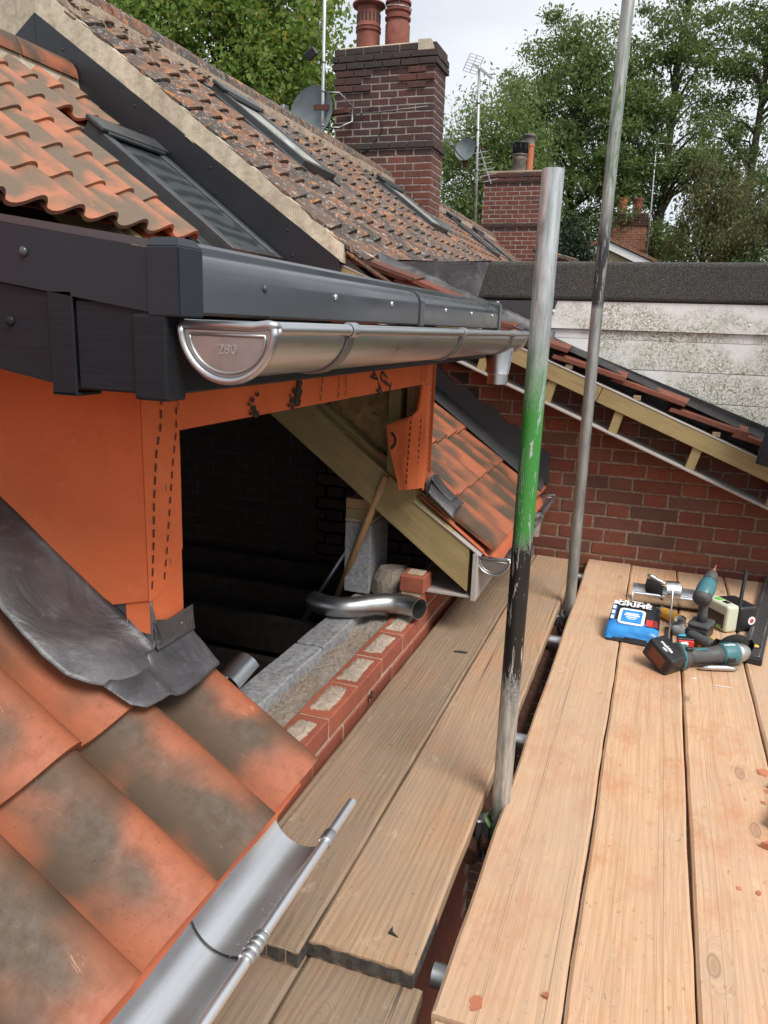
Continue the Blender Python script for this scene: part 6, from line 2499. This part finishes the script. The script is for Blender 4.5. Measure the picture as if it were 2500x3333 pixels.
def m_level():
    t = MT('scuffed_level', (.05, .05, .052), .5)
    n_ = t.noise(t.coord((60, 60, 60)), 1.0, 5, .75)
    c = t.mix(t.ramp(n_, [(.62, 0), (.68, .8)]), (.045, .044, .046), (.4, .4, .39))
    t.color(c)
    MATS['scuffed_level'] = t.m


m_level()
box('body', 0, 1.18, -.036, .036, 0, .024, 'scuffed_level', lv, .003, M=Ml)
for s_ in (-.022, .022):
    box('rib', .02, 1.17, s_ - .003, s_ + .003, .0235, .0262, 'galvanised', lv, .001, M=Ml)
box('end_cap', -.006, .012, -.037, .037, -.0005, .025, 'black_plastic', lv, .003, M=Ml)
g = G()
g.lathe([(.017, .024), (.0225, .0245), (.0225, .0275), (.017, .0275)], 26, M=Ml @ TR(.125, 0, 0), caps=False)
vialr = g.mk('vial_ring', 'black_film', lv, True)
g = G()
g.lathe([(.017, .0255), (.001, .0256)], 20, M=Ml @ TR(.125, 0, 0), caps=False)
g.mk('vial_well', 'white_print', vialr)
tube('vial', [(.125 - .004, -.012, .0275), (.125 - .004, .012, .0275)], .0065, 'yellow_plastic', vialr, 12, M=Ml)

# broken tile pieces near the right edge and odd chips
def shard(label, poly, z0, h, M_, mat='clay_chip', name='tile_shard', grp='broken tile pieces'):
    v, f = prismg(poly, 0, h, 'z')
    v = jitter(v, .002, 60, len(label))
    o_ = mk(name, v, f, mat, None, False, M=M_)
    return tag(o_, label, 'tile shard', grp)


shard('long broken tile piece at the right edge, propped on another', [(0, 0), (.075, .10), (.115, .09), (.12, .0), (.03, -.035)], 0, .014, TR(.378, 1.925, .016) @ RX(.16) @ RZ(.2))
shard('flat tile piece under the propped one', [(0, 0), (.05, .085), (.12, .06), (.10, -.04)], 0, .014, TR(.385, 1.885, .0015))
shard('small triangular tile piece nearest the camera at the right edge', [(0, 0), (.07, .045), (.12, .02), (.10, -.03)], 0, .014, TR(.352, 1.835, .0015))
shard('dark red tile piece farthest up at the right edge', [(0, 0), (.03, .05), (.09, .05), (.08, -.01)], 0, .012, TR(.400, 2.115, .0015))
shard('tiny orange chip on the gap board', [(0, 0), (.006, .012), (.013, .008), (.010, -.003)], 0, .006, TR(-.080, 1.205, .0015), grp=None)
shard('tiny orange chip behind the driver', [(0, 0), (.006, .008), (.018, .006), (.014, -.003)], 0, .006, TR(.305, 3.63, .0015), grp=None)
shard('dark slate sliver on the weathered board', [(0, 0), (.025, .015), (.050, .014), (.046, .003), (.02, .002)], 0, .005, TR(-.624, 2.645, .0005), 'dark_lead', 'slate_sliver', None)
shard('small black plastic triangle on the banded board', [(0, 0), (.003, .020), (.008, .007), (.022, -.002)], 0, .002, TR(-.393, 1.243, .001), 'black_plastic', 'plastic_scrap', None)

# dark jacket hung on the outer pole; only its cuff reaches into view
jk = empty('jacket', (.62, 3.78, .6), 'dark navy work jacket whose sleeve hangs in at the right edge', 'jacket')
sp = [Vector(q) for q in ((.500, 3.78, .640), (.512, 3.78, .70), (.545, 3.785, .85), (.60, 3.79, 1.05), (.66, 3.80, 1.25))]
v, f = tubeg(sp, [.058, .062, .066, .070, .075], 20)
v = [q + mnoise.noise_vector(q * 14) * .010 for q in v]
mk('sleeve', v, f, 'navy_cloth', jk, True)
v, f = tubeg([Vector((.80, 3.80, z)) for z in (.55, .7, .9, 1.1, 1.25, 1.32)], [.17, .16, .15, .15, .12, .05], 22)
v = [q + mnoise.noise_vector(q * 7) * .025 for q in v]
mk('torso', v, f, 'navy_cloth', jk, True)

# ------------------------------------------------------------------ trees
def np_mesh(name, V, F, mat):
    me = bpy.data.meshes.new(name)
    n, m = len(V), len(F)
    me.vertices.add(n)
    me.vertices.foreach_set('co', V.astype(np.float32).ravel())
    k = F.shape[1]
    me.loops.add(m * k)
    me.loops.foreach_set('vertex_index', F.astype(np.int32).ravel())
    me.polygons.add(m)
    me.polygons.foreach_set('loop_start', np.arange(0, m * k, k, dtype=np.int32))
    me.polygons.foreach_set('loop_total', np.full(m, k, dtype=np.int32))
    me.update(calc_edges=True)
    me.materials.append(MATS[mat])
    return me


def tree(name, label, base, crown, ncl, per, leaf, mat, seed, trunk=.22, cl_r=.9, flat=.6, droop=0.0, aspect=.5, group=None, stems=1, cat='tree', lo=0.0):
    """crown = (cx,cy,cz,rx,ry,rz); leaves are diamond faces in clumps hung on real limbs"""
    r = np.random.default_rng(seed)
    cx, cy, cz, rx, ry, rz_ = crown
    root = empty(name, base, label, cat, group)
    d = r.normal(size=(ncl, 3))
    d /= np.linalg.norm(d, axis=1)[:, None]
    rad = .35 + .65 * r.random(ncl) ** .55
    ctr = d * rad[:, None]
    ctr = ctr[ctr[:, 2] > -.95 + lo]
    ctr = ctr * np.array([rx, ry, rz_]) + np.array([cx, cy, cz])
    # limbs
    g = G()
    bx_, by_, bz_ = base
    rr = random.Random(seed)
    for s_ in range(stems):
        tx = cx + (rr.uniform(-.5, .5) * rx * (stems > 1))
        top = Vector((tx + rr.uniform(-.2, .2), cy, cz + rz_ * .75))
        b0 = Vector((bx_ + rr.uniform(-.3, .3) * (stems > 1), by_, bz_))
        pts = [b0.lerp(top, t) + Vector((rr.uniform(-.12, .12), rr.uniform(-.1, .1), 0)) * (0 < t < 1) * (1 + 2 * t) for t in (0, .2, .4, .6, .8, 1)]
        g.tube(pts, [trunk * q for q in (1.15, .9, .75, .55, .35, .12)], 8)
        sub = [ctr[i] for i in range(len(ctr)) if i % stems == s_][: 60]
        for q in sub:
            q = Vector(q)
            t = min(.95, max(.25, (q.z - rr.uniform(.6, 1.6) * (1 - droop) - b0.z) / max(.1, top.z - b0.z)))
            k = min(int(t * 5), 4)
            st_ = pts[k].lerp(pts[k + 1], t * 5 - k)
            mid = st_.lerp(q, .5) + Vector((rr.uniform(-.2, .2), rr.uniform(-.2, .2), .25 * (1 - droop)))
            g.tube([st_, st_.lerp(mid, .5) + Vector((0, 0, .05)), mid, q], [trunk * .28, trunk * .2, trunk * .13, trunk * .05], 5, caps=False)
    g.mk('trunk', 'bark', root, True)
    # leaves
    N = len(ctr) * per
    ci = np.repeat(np.arange(len(ctr)), per)
    size = cl_r * (.6 + .8 * r.random(len(ctr)))
    off = r.normal(size=(N, 3)) * .42
    off *= size[ci][:, None]
    off[:, 2] *= flat
    P = ctr[ci] + off
    if droop:
        P[:, 2] -= droop * (off[:, 0] ** 2 + off[:, 1] ** 2) + droop * r.random(N) * .8
    a = r.normal(size=(N, 3))
    a[:, 2] -= .35 + droop * 2.5
    a /= np.linalg.norm(a, axis=1)[:, None]
    b = r.normal(size=(N, 3))
    b -= (b * a).sum(1)[:, None] * a
    b /= np.linalg.norm(b, axis=1)[:, None]
    nrm = np.cross(a, b)
    L = leaf * (.6 + .8 * r.random(N))
    V = np.empty((N, 4, 3))
    V[:, 0] = P
    V[:, 1] = P + a * (L * .45)[:, None] + b * (L * aspect * .5)[:, None] + nrm * (L * .08)[:, None]
    V[:, 2] = P + a * L[:, None]
    V[:, 3] = P + a * (L * .45)[:, None] - b * (L * aspect * .5)[:, None] + nrm * (L * .08)[:, None]
    F = np.arange(N * 4).reshape(N, 4)
    org = np.array(base)
    me = np_mesh('crown', V.reshape(-1, 3) - org, F, mat)
    o = _link('crown', me, TR(*base), root)
    return root


GZ0 = -2.65
tree('broadleaf_tree', 'leafy green tree with large leaves behind the old tiled ridge', (-9.6, 15.5, GZ0), (-9.25, 15.2, 5.5, 2.75, 1.7, 3.7), 320, 190, .115, 'maple_leaf', 3, .22, .62, .75, 0, .62)
tree('broadleaf_tree', 'darker tree at the far top left corner', (-14.5, 17.5, GZ0), (-14.0, 17.5, 6.4, 2.6, 1.8, 3.6), 110, 110, .17, 'maple_leaf', 5, .28, .75, .75, 0, .7)
tree('willow_tree', 'light green feathery tree between the two near chimneys', (-6.3, 27.5, GZ0), (-6.1, 27.5, 5.0, 2.4, 1.6, 4.4), 200, 230, .14, 'willow_leaf', 11, .20, .75, .8, .12, .36)
tree('ash_tree', 'tall ash tree behind the shorter chimney', (-3.6, 31, GZ0), (-3.9, 31, 7.8, 3.0, 1.7, 4.9), 230, 210, .15, 'ash_leaf', 13, .24, .74, .6, .05, .42)
tree('ash_tree', 'tall dark trunked tree right of the tall worn pole', (-.75, 32, GZ0), (-.6, 32, 9.0, 2.1, 1.5, 5.4), 115, 200, .15, 'ash_leaf', 17, .26, .68, .55, .05, .42)
tree('ash_tree', 'tall thin crowned tree at the right edge', (2.2, 33, GZ0), (2.4, 33, 9.0, 2.4, 1.5, 5.8), 140, 200, .15, 'ash_leaf', 19, .26, .68, .55, .05, .42)
tree('fir_tree', 'dark conifer behind the top of the green pole', (-3.35, 25.0, GZ0), (-3.3, 25.0, 2.4, .95, .9, 2.6), 120, 170, .14, 'conifer_leaf', 23, .16, .50, .7, .25, .3)
tree('cypress_tree', 'drooping brownish cypress beside the orange chimney', (.95, 28.5, GZ0), (.95, 28.5, 3.4, 1.3, 1.0, 3.9), 105, 210, .14, 'cypress_leaf', 29, .16, .56, 1.0, .32, .32)
tree('cypress_tree', 'second drooping cypress at the right edge', (2.5, 26.5, GZ0), (2.5, 26.5, 2.8, 1.4, 1.0, 3.6), 90, 210, .14, 'cypress_leaf', 31, .16, .56, 1.0, .32, .32)
tree('laurel_bush', 'dense green bush low at the right edge above the felt roof', (2.3, 21.5, GZ0), (2.25, 21.5, 1.2, 1.2, .9, 2.1), 110, 170, .11, 'shrub_leaf', 37, .12, .5, .8, .0, .45, cat='bush')
tree('beech_tree', 'far trees filling in low behind the second chimney', (-9.0, 38, GZ0), (-8.2, 38, 3.0, 4.4, 1.4, 3.4), 130, 170, .20, 'ash_leaf', 41, .3, .95, .8, .0, .5)
tree('beech_tree', 'far tree mass low between the poles', (-1.5, 40, GZ0), (-1.6, 40, 3.0, 4.6, 1.4, 3.4), 90, 170, .20, 'ash_leaf', 43, .3, .95, .8, .0, .5)
